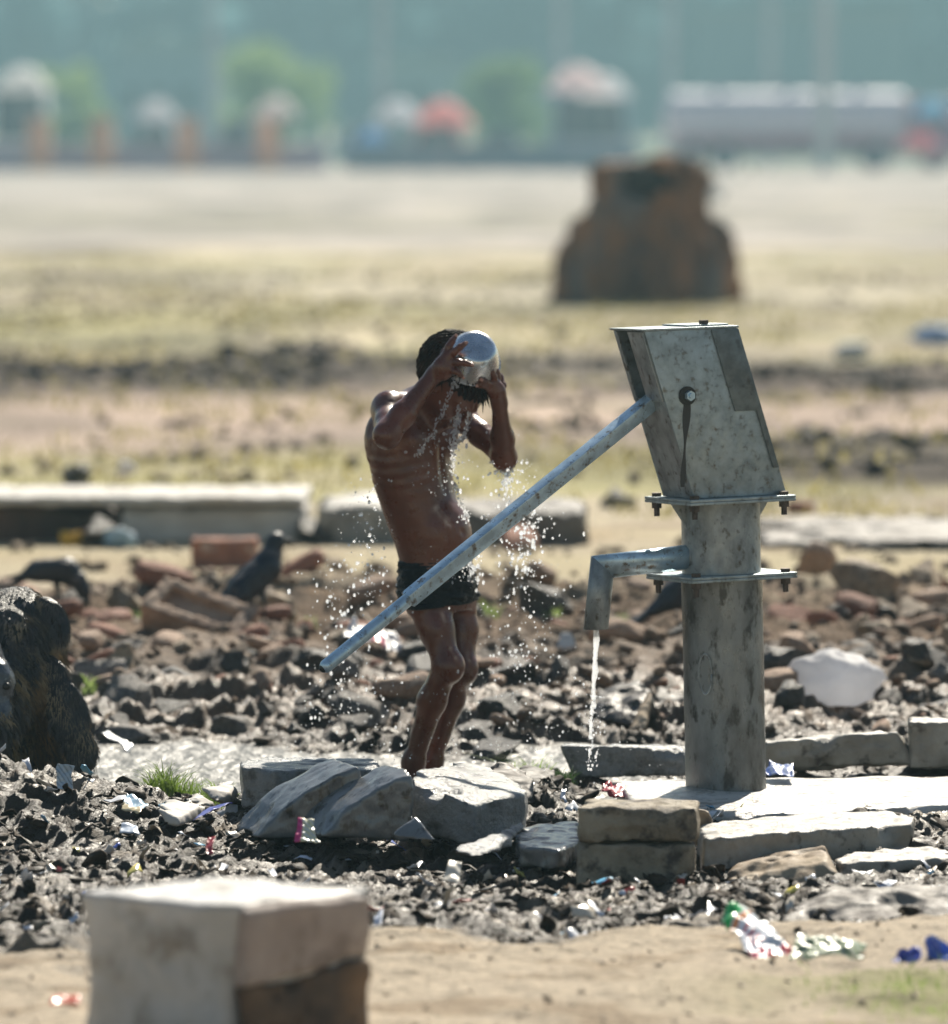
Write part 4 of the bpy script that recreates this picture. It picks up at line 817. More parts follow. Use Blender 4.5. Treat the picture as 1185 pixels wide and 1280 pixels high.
    for i in range(430):
        a = r.uniform(-math.pi,math.pi); e_ = r.uniform(-.25,1.2); n_ = Sx*math.sin(a)*math.cos(e_)+D*math.cos(a)*math.cos(e_)+U*math.sin(e_)
        pd = n_@D; pu = n_@U
        if pd > .25 and pu < .32: continue
        p = HC-D*.010+U*.022+Sx*(n_@Sx)*.079+D*pd*.092+U*pu*.082
        fall = (V3(0,0,-1)*.8+D*.25+n_*.55-U*.2); fall /= np.linalg.norm(fall); Ln = r.uniform(.016,.034)*(1.15 if pd>.2 else 1)
        q_ = p+n_*.004; mb.tube([q_-n_*.004, q_+fall*Ln*.45+n_*.002, q_+fall*Ln+V3(r.normal(0,.003),0,-.003)], [.0030,.0022,.0004], 5)
    mb.build('wet_locks', HAIRM, hair, smooth=True)
    # shorts
    K = Field((-.25,.22,.28),(.06,.60,.56),.0028)
    zb2 = [pb(0,t)[2] for t in (688,700,725,748,775)]
    def shell(X,Y,Z):
        cx = np.interp(Z, zt_, xt); a_ = np.interp(Z, zt_, at_)+.0075; b_ = np.interp(Z, zt_, bt)+.0075; dx = X-cx; dy = Y-YB
        u = dx*Rr[0]+dy*Rr[1]; v = dx*Fd[0]+dy*Fd[1]; return (np.sqrt((u/a_)**2+(v/b_)**2)-1)*np.minimum(a_,b_)
    K.add(shell, (-.25,.24,pb(0,765)[2]), (.06,.56,pb(0,690)[2]), .01)
    K.cap(pb(528,738,-.045), pb(545,785,-.07), .064, .054, .014); K.cap(pb(566,738,.05), pb(576,785,.03), .061, .052, .014)
    X,Y_,Z = np.meshgrid(*K.ax, indexing='ij'); m_ = np.abs(K.f) < .03
    wr = np.zeros_like(K.f); wr[m_] = ((1-2*np.abs(fb3(X[m_]*.7+Z[m_]*.5,Y_[m_]*.7,Z[m_]*1.8,24,3,6)))*.0075).astype(np.float32); K.f += wr+(.0015*np.sin(Z*900)).astype(np.float32)*(Z>pb(0,705)[2])
    hem = pb(0,757)[2]+(X+.10)*.10+fb3(X,Y_,Z,18,2,8)*.006; K.f = np.maximum(K.f, (hem-Z).astype(np.float32)); K.f = np.maximum(K.f, (Z-pb(0,699)[2]-fb3(X,Y_,Z*0,12,2,2)*.003).astype(np.float32))
    shorts = link('shorts', K.mesh('shorts'), SHORTM, root)
    # bowl
    n_ = V3(.22,-.80,.55); n_ /= np.linalg.norm(n_); broot = empty('bowl', BC, 'dented shiny aluminium bowl tipped over the boy\'s head in both his hands', 'bowl')
    prof = [(.0,.026),(.030,.026),(.036,.024),(.041,.017),(.048,.002),(.0535,-.016),(.056,-.024),(.0575,-.026),(.0565,-.0275),(.054,-.0265),(.0515,-.016),(.046,.002),(.039,.015),(.034,.0215),(.0,.0235)]
    a_ = np.cross(n_, Zu); a_ /= np.linalg.norm(a_); b_ = np.cross(n_, a_); m = 56; V = []; prof = [(p_[0]*1.17,p_[1]*1.17) for p_ in prof]
    for rr_, hh in prof:
        for k in range(m):
            t = 2*math.pi*k/m; q_ = a_*math.cos(t)*rr_+b_*math.sin(t)*rr_+n_*hh; dn_ = fb3(np.array([q_[0]]),np.array([q_[1]]),np.array([q_[2]]),28,2,5)[0]*.0022; V.append(BC+q_*(1+0)+n_*dn_)
    V = np.array(V); i = np.arange(len(V)).reshape(len(prof),m); j = np.roll(i,-1,1); me = npmesh('bowl_body', V, np.stack([i[:-1],j[:-1],j[1:],i[1:]],-1).reshape(-1,4))
    link('bowl_body', me, ALU, broot)
    mb = MB(); mb.tube([BC+(a_*math.cos(t)+b_*math.sin(t))*.0669-n_*.0307 for t in np.linspace(0,2*math.pi,49)], .0017, 6); mb.build('rim', ALU, broot, smooth=True)
    return HC, BC, elL, elR
HC, BC, elL, elR = boy()
# ================================================================== WATER
def rope(name, pts, r0, r1, seed, lab, n=46, wob=.004, cat='water', beads=0):
    """a twisting stream that thins and breaks into beads"""
    pts = np.array([list(p) for p in pts]); t = np.linspace(0,1,len(pts)); s_ = np.linspace(0,1,n); C_ = np.stack([np.interp(s_,t,pts[:,k]) for k in range(3)],1)
    r = np.random.default_rng(seed); lo = C_.min(0)-.02; hi = C_.max(0)+.02; F = Field(lo, hi, .0017)
    F.f[:] = .02
    prev = None
    big = r0 > .008
    for strand in range(3):
        ph = r.uniform(0,6.28); fq = r.uniform(3,6); off = r.normal(0, wob*.5, 2)*(strand>0)
        for i in range(n-1):
            u = s_[i]; of = wob*(.4+u); a = C_[i]+V3(math.sin(u*fq*6+ph)*of*(strand>0)+off[0],math.cos(u*fq*6+ph)*of*(strand>0),0); u2 = s_[i+1]; b = C_[i+1]+V3(math.sin(u2*fq*6+ph)*of*(strand>0)+off[0],math.cos(u2*fq*6+ph)*of*(strand>0),0)
            rad = (r0+(r1-r0)*u)*(.30+.50*abs(math.sin(i*.9+ph)))*(1 if strand==0 else .62)
            if not big: rad *= .42
            if r.random() < ((.5 if u > 1-beads else 0) if big else .35): continue
            if u > 1-beads: F.ell((a+b)/2, (rad*1.2,rad*1.2,rad*1.7), k=.001)
            else: F.cap(a, b, rad, rad*r.uniform(.6,1.2), .0015)
    for q in range(0 if big else 130):
        u = r.random(); c_ = np.array([np.interp(u,s_,C_[:,k]) for k in range(3)])+V3(r.normal(0,wob*.9),-abs(r.normal(0,.004)),r.normal(0,.004)); e_ = r.uniform(.0009,.0024); F.ell(c_, (e_,e_,e_*r.uniform(1,2.2)), k=.0008)
    return tag(link(name, F.mesh(name), WATER), lab, cat)
sp = np.array(SPOUT)
rope('water_stream', [sp+V3(.002,0,.03), sp+V3(.000,0,-.02), sp+V3(-.003,0,-.09), sp+V3(-.008,-.002,-.17), sp+V3(-.012,-.003,-.24), sp+V3(-.016,-.004,-.315)], .0085, .0032, 3, 'thin stream of water falling from the pump spout and breaking into beads', 90, .0035, beads=.45)
rope('water_stream', [P(571,474,YB-.19),P(563,488,YB-.20),P(552,515,YB-.21),P(540,543,YB-.205),P(526,562,YB-.20),P(518,572,YB-.195)], .0045, .0045, 5, 'sparkling stream of water running from the bowl down past the boy\'s chin to his chest', 70, .006, beads=.15)
rope('water_stream', [P(575,508,YB-.17),P(572,525,YB-.175),P(568,545,YB-.17),P(566,562,YB-.15)], .0045, .007, 6, 'thick stream of water falling from the boy\'s face onto the middle of his chest', 60, .006, beads=.2)
rope('water_stream', [P(585,516,YB-.16),P(585,530,YB-.16),P(580,545,YB-.15),P(573,553,YB-.15)], .003, .004, 7, 'short stream of water falling beside the boy\'s raised left arm', 40, .004, beads=.2)
rope('water_stream', [P(634,583,YB-.03),P(633,592,YB-.03),P(633,605,YB-.03),P(632,622,YB-.03)], .008, .004, 8, 'splash of water dripping off the boy\'s left elbow', 40, .008, beads=.4)
rope('water_stream', [P(568,560,YB-.10),P(567,590,YB-.095),P(571,615,YB-.085),P(580,640,YB-.085),P(583,655,YB-.08)], .0045, .004, 9, 'film of water running down the front of the boy\'s chest and belly', 60, .006, beads=.1)
def drops():
    r = np.random.default_rng(21); V=[];F=[];o=0; v1,f1 = I2
    def put(px,py,dy,s):
        nonlocal o
        p = P(px,py,YB+dy); e_ = 1+abs(r.normal(0,.35)); vv = v1*np.array([s,s,s*e_]); vv = vv*(1+.12*r.normal(size=(1,3))); V.append(vv+p); F.append(f1+o); o += len(v1)
    def sz(m=1): return m*(.0007+.0027*r.random()**3)
    for _ in range(330): put(r.normal(650,24),r.uniform(575,840),r.uniform(-.25,.15),sz(1.1))
    for _ in range(140): put(r.normal(655,12),r.uniform(630,720),r.uniform(-.1,.1),sz(1.5))
    for _ in range(170): put(r.normal(462,16),r.uniform(590,760),r.uniform(-.25,.15),sz(1.1))
    for _ in range(170): put(r.normal(425,22),r.uniform(700,900),r.uniform(-.25,.15),sz(1.2))
    for _ in range(280): put(r.uniform(370,760),r.uniform(840,955),r.uniform(-.3,.3),sz(.8))
    for _ in range(240): put(r.uniform(400,760),r.uniform(640,955),r.uniform(-.3,.3),sz(.9))
    for _ in range(120): put(r.normal(560,22),r.uniform(540,620),-.19,sz(1.1))
    for _ in range(90): put(r.normal(632,10),r.normal(588,14),-.03,sz(1.3))
    for _ in range(60): put(r.normal(742,7),r.uniform(860,965),-.46,sz(1.0))
    for _ in range(90): put(r.normal(575,14),r.normal(712,8)+0,-.12,sz(1.0))
    for _ in range(60): put(r.normal(592,5),r.normal(712,14),-.05,sz(1.4))
    for _ in range(220): put(r.uniform(300,900),r.uniform(900,1010),r.uniform(-.6,-.1),sz(.55))
    me = npmesh('water_drops', np.concatenate(V), np.concatenate(F)); tag(link('water_drops', me, WATER), 'glittering drops of splashing water in the air all round the boy', 'water', None, 'stuff')
drops()
# ================================================================== SHAGGY ANIMAL AT THE LEFT EDGE
COAT = mat('coat_hair', (.085,.060,.036), (.02,.015,.011), 18, (.25,.45), 0, c3=(.36,.25,.12), s3=12, t3=(.50,.64), spec=.8)
EARF = mat('brown_black_ear', (.040,.027,.017), (.014,.010,.008), 14, (.3,.55), .8, 60, .006, c3=(.16,.10,.05), s3=20, t3=(.6,.72), stretch=(1,1,.35))
def animal():
    A0 = .28; root = empty('goat', (float(P(-40,980,A0)[0]), A0+.25, -.03), 'dark shaggy long eared animal lying at the left edge, head low over the mud', 'goat')
    q_ = lambda x,y,d=0.0: P(x,y,A0+d)
    F = Field((-1.62,-.12,-.10),(-.70,1.15,.52),.0055)
    F.ell(q_(-105,875,.42), (.30,.42,.23), k=.06)                        # body
    F.cap(q_(-60,830,.30), q_(5,800,.08), .16, .115, .05)                # neck
    F.ell(q_(12,795,.02), (.105,.11,.092), k=.04)                        # skull
    F.ell(q_(32,765,.03), (.055,.06,.045), k=.03)
    F.cap(q_(10,840,-.06), q_(-14,905,-.24), .078, .052, .03)            # muzzle
    F.ell(q_(-12,872,-.20), (.050,.05,.048), k=.02)
    F.cap(q_(38,830,.06), q_(48,930,.08), .05, .045, .05); F.cap(q_(12,860,.06), q_(8,985,.06), .10, .10, .05)       # cheek ruff and chest
    F.cap(q_(44,930,.08), q_(34,985,.06), .045, .05, .04)
    F.cap(q_(-30,985,.0), q_(40,1000,-.10), .05, .035, .03)              # folded foreleg
    F.noise(.012, 14, 3, 5, (1,1,.5)); F.noise(.007, 38, 2, 7, (1,1,.35))
    body = link('body', F.mesh('body'), FUR, root)
    # ear: a thin drooping leaf
    def leafshape(name, pts, wid, nrm_, th, mt, par, seed):
        pts = [np.array(p) for p in pts]; K = Field(np.min(pts,0)-.12, np.max(pts,0)+.12, .005); 
        for i in range(len(pts)-1):
            a, b = pts[i], pts[i+1]; d = b-a; L_ = np.linalg.norm(d); d = d/L_; n_ = nrm_-d*(nrm_@d); n_ /= np.linalg.norm(n_); w_ = np.cross(d,n_)
            K.ell((a+b)/2, (L_*.75, (wid[i]+wid[i+1])/2, th), ax=(d,w_,n_), k=.02)
        K.noise(.006, 30, 3, seed, (1,1,.4)); o_ = link(name, K.mesh(name), mt, par); rr_ = np.random.default_rng(seed); ev = np.array([v.co[:] for v in o_.data.vertices]); en = np.array([v.normal[:] for v in o_.data.vertices]); VV=[]; FF=[]
        for k_, i_ in enumerate(rr_.choice(len(ev), 1500)):
            p = ev[i_]; n_ = en[i_]; d = n_*.35+V3(rr_.normal(0,.15),0,-1); d /= np.linalg.norm(d); L_ = rr_.uniform(.008,.024); VV += [p-V3(.0011,0,0),p+V3(.0011,0,0),p+d*L_+n_*.002]; FF.append((3*k_,3*k_+1,3*k_+2))
        eh = link('ear_hair', npmesh('ear_hair', np.array(VV), np.array(FF)), COAT, o_); eh['kind'] = 'stuff'; return o_
    leafshape('ear', [q_(60,828,-.05), q_(76,870,-.08), q_(92,915,-.09), q_(108,957,-.09)], (.022,.046,.056,.028), V3(.25,-1,.1), .012, EARF, root, 3)
    leafshape('ear', [q_(50,752,-.01), q_(66,760,-.02), q_(77,780,-.03), q_(76,806,-.03)], (.012,.020,.020,.014), V3(.3,-1,.2), .014, EARF, root, 4)
    K = Field(q_(-8,868,-.24)-.16, q_(-8,868,-.24)+.16, .004); K.ell(q_(-10,855,-.22),(.052,.05,.062),k=.02); K.ell(q_(-8,895,-.235),(.046,.045,.05),k=.02); K.cap(q_(-30,800,-.12),q_(-12,850,-.2),.05,.046,k=.02); K.ell(q_(8,858,-.285),(.014,.02,.012),k=.005,op='s'); K.noise(.003,60,2,3); nz_ = link('nose', K.mesh('nose'), NOSEM, root)
    mb = MB(); mb.sph(q_(8,858,-.262), .010, 2, (.9,.4,.9)); mb.build('nostril', BLACK, nz_, smooth=True)
    mb = MB(); mb.sph(q_(33,812,-.088), .011, 3); mb.build('eye', flat('dark_eye',(.02,.015,.01),.1), root, smooth=True)
    # long wet hair
    r = np.random.default_rng(4); vs = np.array([v.co[:] for v in body.data.vertices]); ns = np.array([v.normal[:] for v in body.data.vertices]); vis = np.nonzero((vs[:,0] > -1.25) & (vs[:,1] < .45))[0]; pick = r.choice(vis, 12000)
    V=[];Fq=[];o=0
    for i in pick:
        p = vs[i]; n_ = ns[i]; d = n_*.6+V3(r.normal(0,.2),r.normal(0,.2),-.9); d /= np.linalg.norm(d); L_ = r.uniform(.015,.045); w_ = np.cross(d, V3(0,1,0)); w_ /= np.linalg.norm(w_)+1e-6; w_ *= r.uniform(.0012,.0028)
        V += [p-w_, p+w_, p+d*L_*.6+w_*.6+n_*.002, p+d*L_*.6-w_*.6+n_*.002, p+d*L_+V3(0,0,-.003)]; Fq.append((o,o+1,o+2,o+3)); Fq.append((o+3,o+2,o+4,o+4)); o += 5
    V = np.array(V); tri = np.array([f[:3] for f in Fq[1::2]]); qd = np.array(Fq[::2]); me = npmesh('shaggy_coat', V, [qd, tri]); c_ = link('shaggy_coat', me, COAT, root); c_['kind'] = 'stuff'
    V=[];Qf=[];o=0; a0 = q_(40,850)[0]; a1 = q_(62,850)[0]; z1 = q_(50,840)[2]; z0 = q_(50,965)[2]; sel = np.nonzero((vs[:,0]>a0)&(vs[:,0]<a1)&(vs[:,2]<z1)&(vs[:,2]>z0)&(ns[:,1]<.1))[0]
    for i in r.choice(sel, 700):
        p = vs[i]; n_ = ns[i]; d = n_*.5+V3(r.normal(.1,.15),r.normal(0,.15),-.95); d /= np.linalg.norm(d); L_ = r.uniform(.02,.05); w_ = np.cross(d,V3(0,1,0)); w_ /= np.linalg.norm(w_)+1e-6; w_ *= r.uniform(.001,.0022)
        V += [p-w_+n_*.004,p+w_+n_*.004,p+d*L_+n_*.004]; Qf.append((o,o+1,o+2)); o += 3
    bh = link('brown_cheek_hair', npmesh('brown_cheek_hair', np.array(V), np.array(Qf)), mat('brown_hair', (.28,.17,.07), (.12,.07,.03), 30, (.4,.6), 0), root); bh['kind'] = 'stuff'
animal()
# ================================================================== CROWS
def crow(loc, rot, pose, lab, s=1.0):
    root = empty('crow', loc, lab, 'crow'); root.rotation_euler = (0,0,rot); root.scale = (s,s,s); root['_local'] = 1
    F = Field((-.30,-.10,-.02),(.24,.10,.40),.005)
    if pose == 'stand':
        F.cap((-.06,0,.13),(.05,0,.20),.048,.056,.03); F.cap((.05,0,.20),(.085,0,.275),.045,.032,.025); F.ell((.098,0,.300),(.036,.029,.030),k=.02)
        F.cap((-.06,0,.125),(-.12,0,.085),.040,.026,.02); bk = [(.125,0,.300),(.155,0,.296),(.178,0,.284)]; tl = ((-.10,0,.10),(-.235,0,.012)); hd = V3(.098,0,.300); ng = [(.07,0,.245)]
    else:
        F.cap((-.07,0,.165),(.05,0,.165),.045,.055,.03); F.cap((.05,0,.165),(.11,0,.115),.046,.033,.025); F.ell((.125,0,.082),(.030,.027,.034),k=.02)
        F.cap((-.07,0,.16),(-.12,0,.145),.036,.024,.02); bk = [(.135,0,.06),(.145,0,.035),(.146,0,.012)]; tl = ((-.10,0,.15),(-.22,0,.085)); hd = V3(.125,0,.082); ng = [(.09,0,.135)]
    d = np.array(tl[1])-np.array(tl[0]); L_ = np.linalg.norm(d); d /= L_
    for k in range(-2,3): F.cap(tl[0], np.array(tl[1])+V3(0,k*.014,0)-d*abs(k)*.01, .012, .007, .012)
    F.noise(.003, 50, 2, 3, (1,1,.5)); body = link('body', F.mesh('body'), CROWB, root)
    for s_ in (1,-1):
        W = Field((-.26,-.10,-.02),(.14,.10,.32),.005)
        if pose == 'stand': W.ell((-.02,s_*.046,.155),(.11,.014,.045),ax=((.80,0,.60),(0,1,0),(-.60,0,.80)),k=.01); W.cap((-.08,s_*.04,.11),(-.17,s_*.018,.06),.018,.007,.02)
        else: W.ell((-.02,s_*.046,.168),(.11,.014,.042),ax=((.98,0,.17),(0,1,0),(-.17,0,.98)),k=.01); W.cap((-.09,s_*.04,.15),(-.19,s_*.018,.135),.016,.006,.02)
        W.noise(.003,60,2,8,(1,1,1)); link('wing', W.mesh('wing'), CROWB, root)
        mb = MB(); x0 = -.005 if s_ > 0 else .02; mb.tube([(x0,s_*.02,.12),(x0+.012,s_*.022,.07),(x0,s_*.024,.006)],[.010,.0045,.004],8)
        for a in (-.5,0,.5): mb.tube([(x0,s_*.024,.006),(x0+.03*math.cos(a),s_*.024+.03*math.sin(a),.002)],[.0035,.002],6)
        mb.tube([(x0,s_*.024,.006),(x0-.022,s_*.024,.002)],[.0035,.002],6); mb.build('leg', BLACK, root, smooth=True)
        mb = MB(); mb.sph(hd+V3(.012,s_*.026,.006), .0045, 2); mb.build('eye', BLACK, root, smooth=True)
    mb = MB(); mb.tube(bk, [.013,.009,.0015], 10); mb.build('beak', BLACK, root, smooth=True)
    K = Field(np.array(ng[0])-.07, np.array(ng[0])+.07, .005); a0 = np.array(ng[0]); K.ell(a0, (.046,.042,.036), k=.01); link('neck', K.mesh('neck'), CROWG, root)
    mb = MB(); e_ = np.array(tl[1]); mb.box(e_-d*.012, (.05,.03,.006), ry=-math.atan2(d[2],d[0]), bev=.002); mb.build('tail_tip', PALEF if pose == 'stand' else CROWB, root)
    return root
for (px,py,rot,pose,lab,s_) in [(318,806,R(38),'stand','black crow standing upright with its tail low, facing right beyond the frogged brick',.80),(68,786,R(-12),'peck','black crow bending down to peck at the ground behind the shaggy animal',.72),(862,806,R(10),'stand','dark crow half hidden behind the pump pipe, only its tail and back showing',.85)]:
    p = G(px,py,0.0); crow((p[0],p[1],gz(p[0],p[1])+.01), rot, pose, lab, s_)
# ================================================================== GRASS, LITTER THINGS
def tuft(name, px0, px1, py, hgt, n, lab, mt, seed, wid=.0022, dep=.12, Y0=None, spread=.5):
    r = np.random.default_rng(seed); a = G(px0,py,-.01); b = G(px1,py,-.01); V=[];Q=[];T_=[];o=0
    for i in range(n):
        x = r.uniform(a[0],b[0]); y = a[1]+r.uniform(0,dep); z = gz(x,y)-.004; z = max(z,WZ); h_ = hgt*r.uniform(.4,1.05); ln = r.normal(0,spread,2)*h_; w_ = wid*r.uniform(.6,1.3); ca = r.uniform(0,3.14); ww = V3(math.cos(ca)*w_,math.sin(ca)*w_,0)
        for k,t in enumerate((0,.35,.7,1)):
            c_ = V3(x+ln[0]*t**1.8, y+ln[1]*t**1.8, z+h_*(t-.28*t**3)); V += [c_-ww*(1-t*.85), c_+ww*(1-t*.85)]
        for k in range(3): Q.append((o+2*k,o+2*k+1,o+2*k+3,o+2*k+2))
        o += 8
    return tag(link(name, npmesh(name, np.array(V), np.array(Q)), mt), lab, 'grass')
tuft('grass_tuft', 184,275,1003,.105,620,'dense tuft of green grass at the near edge of the left puddle',GRASSM,1,.0022,.14)
tuft('grass_tuft', 640,690,965,.10,60,'loose tuft of long arching grass blades left of the wet blue kerbstone',GRASSM,2,.0022,.10,spread=.6)
tuft('low_weed', 672,716,975,.075,420,'dark bushy weed against the left end of the wet blue grey kerbstone',GRASSD,3,.0026,.08,spread=.35)
for i,(px,py,w_,lab) in enumerate([(608,800,14,'bright green weed sprout in the rubble right of the boy\'s thighs'),(385,797,8,'bright green sprout to the right of the standing crow'),(168,792,11,'small green sprout left of the frogged brick'),(120,792,6,'thin green sprout right of the shaggy animal\'s horn like ear'),(690,798,10,'green sprout in the rubble above the white stone'),(773,805,10,'green sprout in the rubble right of the spout mouth'),(110,880,8,'low green sprout beside the drooping ear')]):
    tuft('weed_sprout', px-w_, px+w_, py, .085 if i == 0 else .05, 70 if i == 0 else 40, lab, LEAFY, 30+i, .005, .12, spread=.4)
field_tufts()
def tuftstuff():
    r = np.random.default_rng(55); V=[];Q=[];o=0
    for i in range(2600):
        x = r.uniform(.55,1.4); y = r.uniform(-4.1,-2.9)
        if gau(x,y,1.05,-3.35,.35,.3) < r.random(): continue
        z = gz(x,y)-.003; h_ = r.uniform(.008,.022); w_ = .0016; l_ = r.normal(0,.01,2); V += [V3(x-w_,y,z),V3(x+w_,y,z),V3(x+l_[0],y+l_[1],z+h_)]; Q.append((o,o+1,o+2)); o += 3
    tag(link('short_grass', npmesh('short_grass', np.array(V), np.array(Q)), GRASSM), 'short sparse grass on the bare dirt in the lower right corner', 'grass', None, 'stuff')
tuftstuff()
def sheet(name, corners, nx_, ny_, colf, lab, cat, seed, amp=.012, fr=9, th=.0012):
    a,b,c_,d = [np.array(q) for q in corners]; u,v = np.meshgrid(np.linspace(0,1,nx_),np.linspace(0,1,ny_),indexing='ij'); u_=u[...,None]; v_=v[...,None]
    Pn = (a*(1-u_)+b*u_)*(1-v_)+(d*(1-u_)+c_*u_)*v_; n_ = np.cross(b-a,d-a); n_ = n_/np.linalg.norm(n_)
    dd = fb3(Pn[...,0],Pn[...,1],Pn[...,2],fr,3,seed); dd = (np.abs(dd)*2-.5)*amp; Pn = Pn+n_*dd[...,None]; Pn = Pn+ (fb3(Pn[...,0],Pn[...,1]+5,Pn[...,2],fr*.8,2,seed+1)*amp*.8)[...,None]*(b-a)/np.linalg.norm(b-a)
    i = np.arange(nx_*ny_).reshape(nx_,ny_); me = npmesh(name, Pn.reshape(-1,3), np.stack([i[:-1,:-1],i[1:,:-1],i[1:,1:],i[:-1,1:]],-1).reshape(-1,4))
    C_ = np.array([[(*colf(uu,vv),1) for vv in v[0]] for uu in u[:,0]],np.float32); ca = me.color_attributes.new('print','FLOAT_COLOR','POINT'); ca.data.foreach_set('color', C_.ravel())
    o_ = link(name, me, PLASTIC); md = o_.modifiers.new('thickness','SOLIDIFY'); md.thickness = th; return tag(o_, lab, cat)
def packet(u, v):
    if u < .18: return (.03,.42,.10) if v < .75 else (.6,.65,.6)
    if u > .82: return (.55,.03,.06) if (int(v*5)%2 == 0) else (.7,.6,.62)
    if u > .70: return (.50,.05,.12) if v < .55 else (.72,.74,.78)
    for (u0,v0,u1,v1) in ((.34,.30,.38,.62),(.34,.30,.46,.36),(.44,.30,.47,.62),(.52,.30,.55,.66),(.52,.46,.62,.52),(.60,.30,.63,.66)):
        if u0 <= u <= u1 and v0 <= v <= v1: return (.6,.06,.07)
    if .2 < u < .26: return (.65,.25,.08)
    return (.72,.76,.82)
sheet('plastic_packet', [P(900,1146,-2.74),P(948,1206,-2.93),P(997,1190,-2.84),P(922,1122,-2.66)], 64, 34, packet, 'crumpled white snack packet with green end and red print on the mud edge at right', 'packet', 5, .02, 14)
sheet('torn_plastic_sheet', [P(990,1200,-2.92),P(1078,1206,-2.94),P(1085,1182,-2.80),P(1000,1166,-2.80)], 60, 30, lambda u,v: (.34,.38,.27) if (u*7+v*3)%1 > .35 else (.18,.25,.10), 'crumpled grey green plastic sheet right of the snack packet', 'plastic sheet', 8, .016, 16)
sheet('blue_wrapper', [P(1146,1208,-2.92),P(1200,1230,-3.02),P(1206,1192,-2.96),P(1154,1166,-2.88)], 30, 24, lambda u,v: (.04,.10,.55) if (u*5+v*4)%1 > .3 else (.25,.40,.75), 'bright blue plastic wrapper in the mud at the right edge', 'wrapper', 11, .035, 18)
sheet('blue_wrapper', [P(1108,1214,-2.96),P(1150,1218,-2.98),P(1152,1188,-2.93),P(1118,1184,-2.92)], 20, 14, lambda u,v: (.05,.07,.40), 'small dark blue wrapper left of the bright blue one', 'wrapper', 12, .03, 22)
sheet('pale_paper', [P(1142,1174,-2.4),P(1190,1182,-2.45),P(1188,1174,-2.35),P(1148,1166,-2.3)], 20, 10, lambda u,v: (.6,.52,.47), 'flat pinkish white paper scrap above the blue wrapper', 'paper', 13, .008, 18)
sheet('striped_cloth', [P(432,790,2.9),P(500,812,2.9),P(494,784,3.0),P(440,775,3.0)], 40, 20, lambda u,v: (.78,.76,.76) if u < .45 else ((.55,.02,.07) if u < .68 else (.06,.08,.14)), 'scrap of white, red and navy cloth lying behind the lower handle', 'cloth', 14, .03, 8)
sheet('clear_wrapper', [P(368,1050,-1.55),P(402,1052,-1.55),P(394,1024,-1.5),P(372,1020,-1.5)], 26, 26, lambda u,v: (.60,.05,.2) if u < .22 else ((.68,.65,.42) if (u+v*2)%.5 > .2 else (.6,.62,.6)), 'crumpled cellophane wrapper with a pink edge in front of the arched segments', 'wrapper', 15, .012, 24)
sheet('paper_cup_piece', [P(553,1100,-2.0),P(573,1104,-2.0),P(578,1078,-1.95),P(562,1074,-1.95)], 20, 20, lambda u,v: (.66,.6,.5), 'torn cream paper cup piece in the mud left of the stacked tan blocks', 'paper', 16, .006, 14)
sheet('crumpled_wrapper', [P(68,985,-.5),P(88,990,-.5),P(90,956,-.48),P(70,954,-.48)], 20, 24, lambda u,v: (.45,.52,.58) if (u*3+v*4)%1>.3 else (.2,.25,.3), 'crumpled silvery blue wrapper standing on top of the mud heap', 'wrapper', 17, .012, 26)
sheet('blue_strip', [P(240,1024,-.85),P(268,1010,-.8),P(290,1002,-.7),P(262,1008,-.7)], 24, 8, lambda u,v: (.06,.07,.35), 'dark blue plastic strip on the pale rock slab by the left grass tuft', 'plastic strip', 18, .006, 20)
sheet('blue_scrap', [P(150,1010,-.8),P(176,1016,-.85),P(186,1004,-.75),P(160,990,-.7)], 20, 14, lambda u,v: (.35,.5,.62) if v>.4 else (.6,.5,.3), 'pale blue plastic scrap on the slope of the mud heap near the puddle', 'plastic scrap', 19, .012, 22)
sheet('white_scrap', [P(150,1042,-1.1),P(176,1042,-1.1),P(172,1030,-1.05),P(152,1030,-1.05)], 18, 10, lambda u,v: (.5,.56,.66), 'flat bluish white plastic scrap below the mud heap', 'plastic scrap', 20, .006, 22)
sheet('red_scrap', [P(258,1066,-1.55),P(267,1066,-1.55),P(268,1044,-1.5),P(260,1046,-1.5)], 10, 16, lambda u,v: (.42,.05,.06), 'small dull red plastic scrap standing in the mud left of the arched segments', 'plastic scrap', 21, .008, 30)
sheet('white_scrap', [P(126,915,.6),P(160,940,.5),P(168,932,.55),P(136,912,.65)], 16, 10, lambda u,v: (.75,.76,.76), 'long white scrap sticking out beside the drooping ear at the puddle', 'plastic scrap', 22, .006, 20)
sheet('blue_bag', [P(958,966,.1),P(992,972,.08),P(990,958,.2),P(962,952,.2)], 20, 14, lambda u,v: (.08,.14,.42) if (u*4+v)%1>.4 else (.25,.32,.5), 'crumpled blue plastic against the kerbstone right of the pump pipe', 'wrapper', 23, .012, 22)
sheet('red_twist', [P(752,992,-.1),P(780,994,-.12),P(784,982,0),P(756,978,0)], 20, 12, lambda u,v: (.35,.02,.03), 'small dark red crumpled scrap on the ground below the spout', 'scrap', 24, .014, 30)
sheet('orange_scrap', [G(62,1254,.01),G(100,1256,.01),G(100,1247,.014),G(66,1246,.014)], 14, 10, lambda u,v: (.6,.12,.06), 'orange red scrap on the dirt just left of the foreground block', 'scrap', 25, .008, 20)
p = G(1165,440,0); v, f = chunk(I4, 91, 5, (1,.6,.45), .15); o = link('blue_bundle', npmesh('blue_bundle', v*.17, f), flat('blue_cloth',(.25,.38,.62),.6)); o.location = (p[0]+.03,p[1],gz(p[0],p[1])+.10); tag(o, 'pale blue bundle on the dark bank at the right edge', 'bundle')
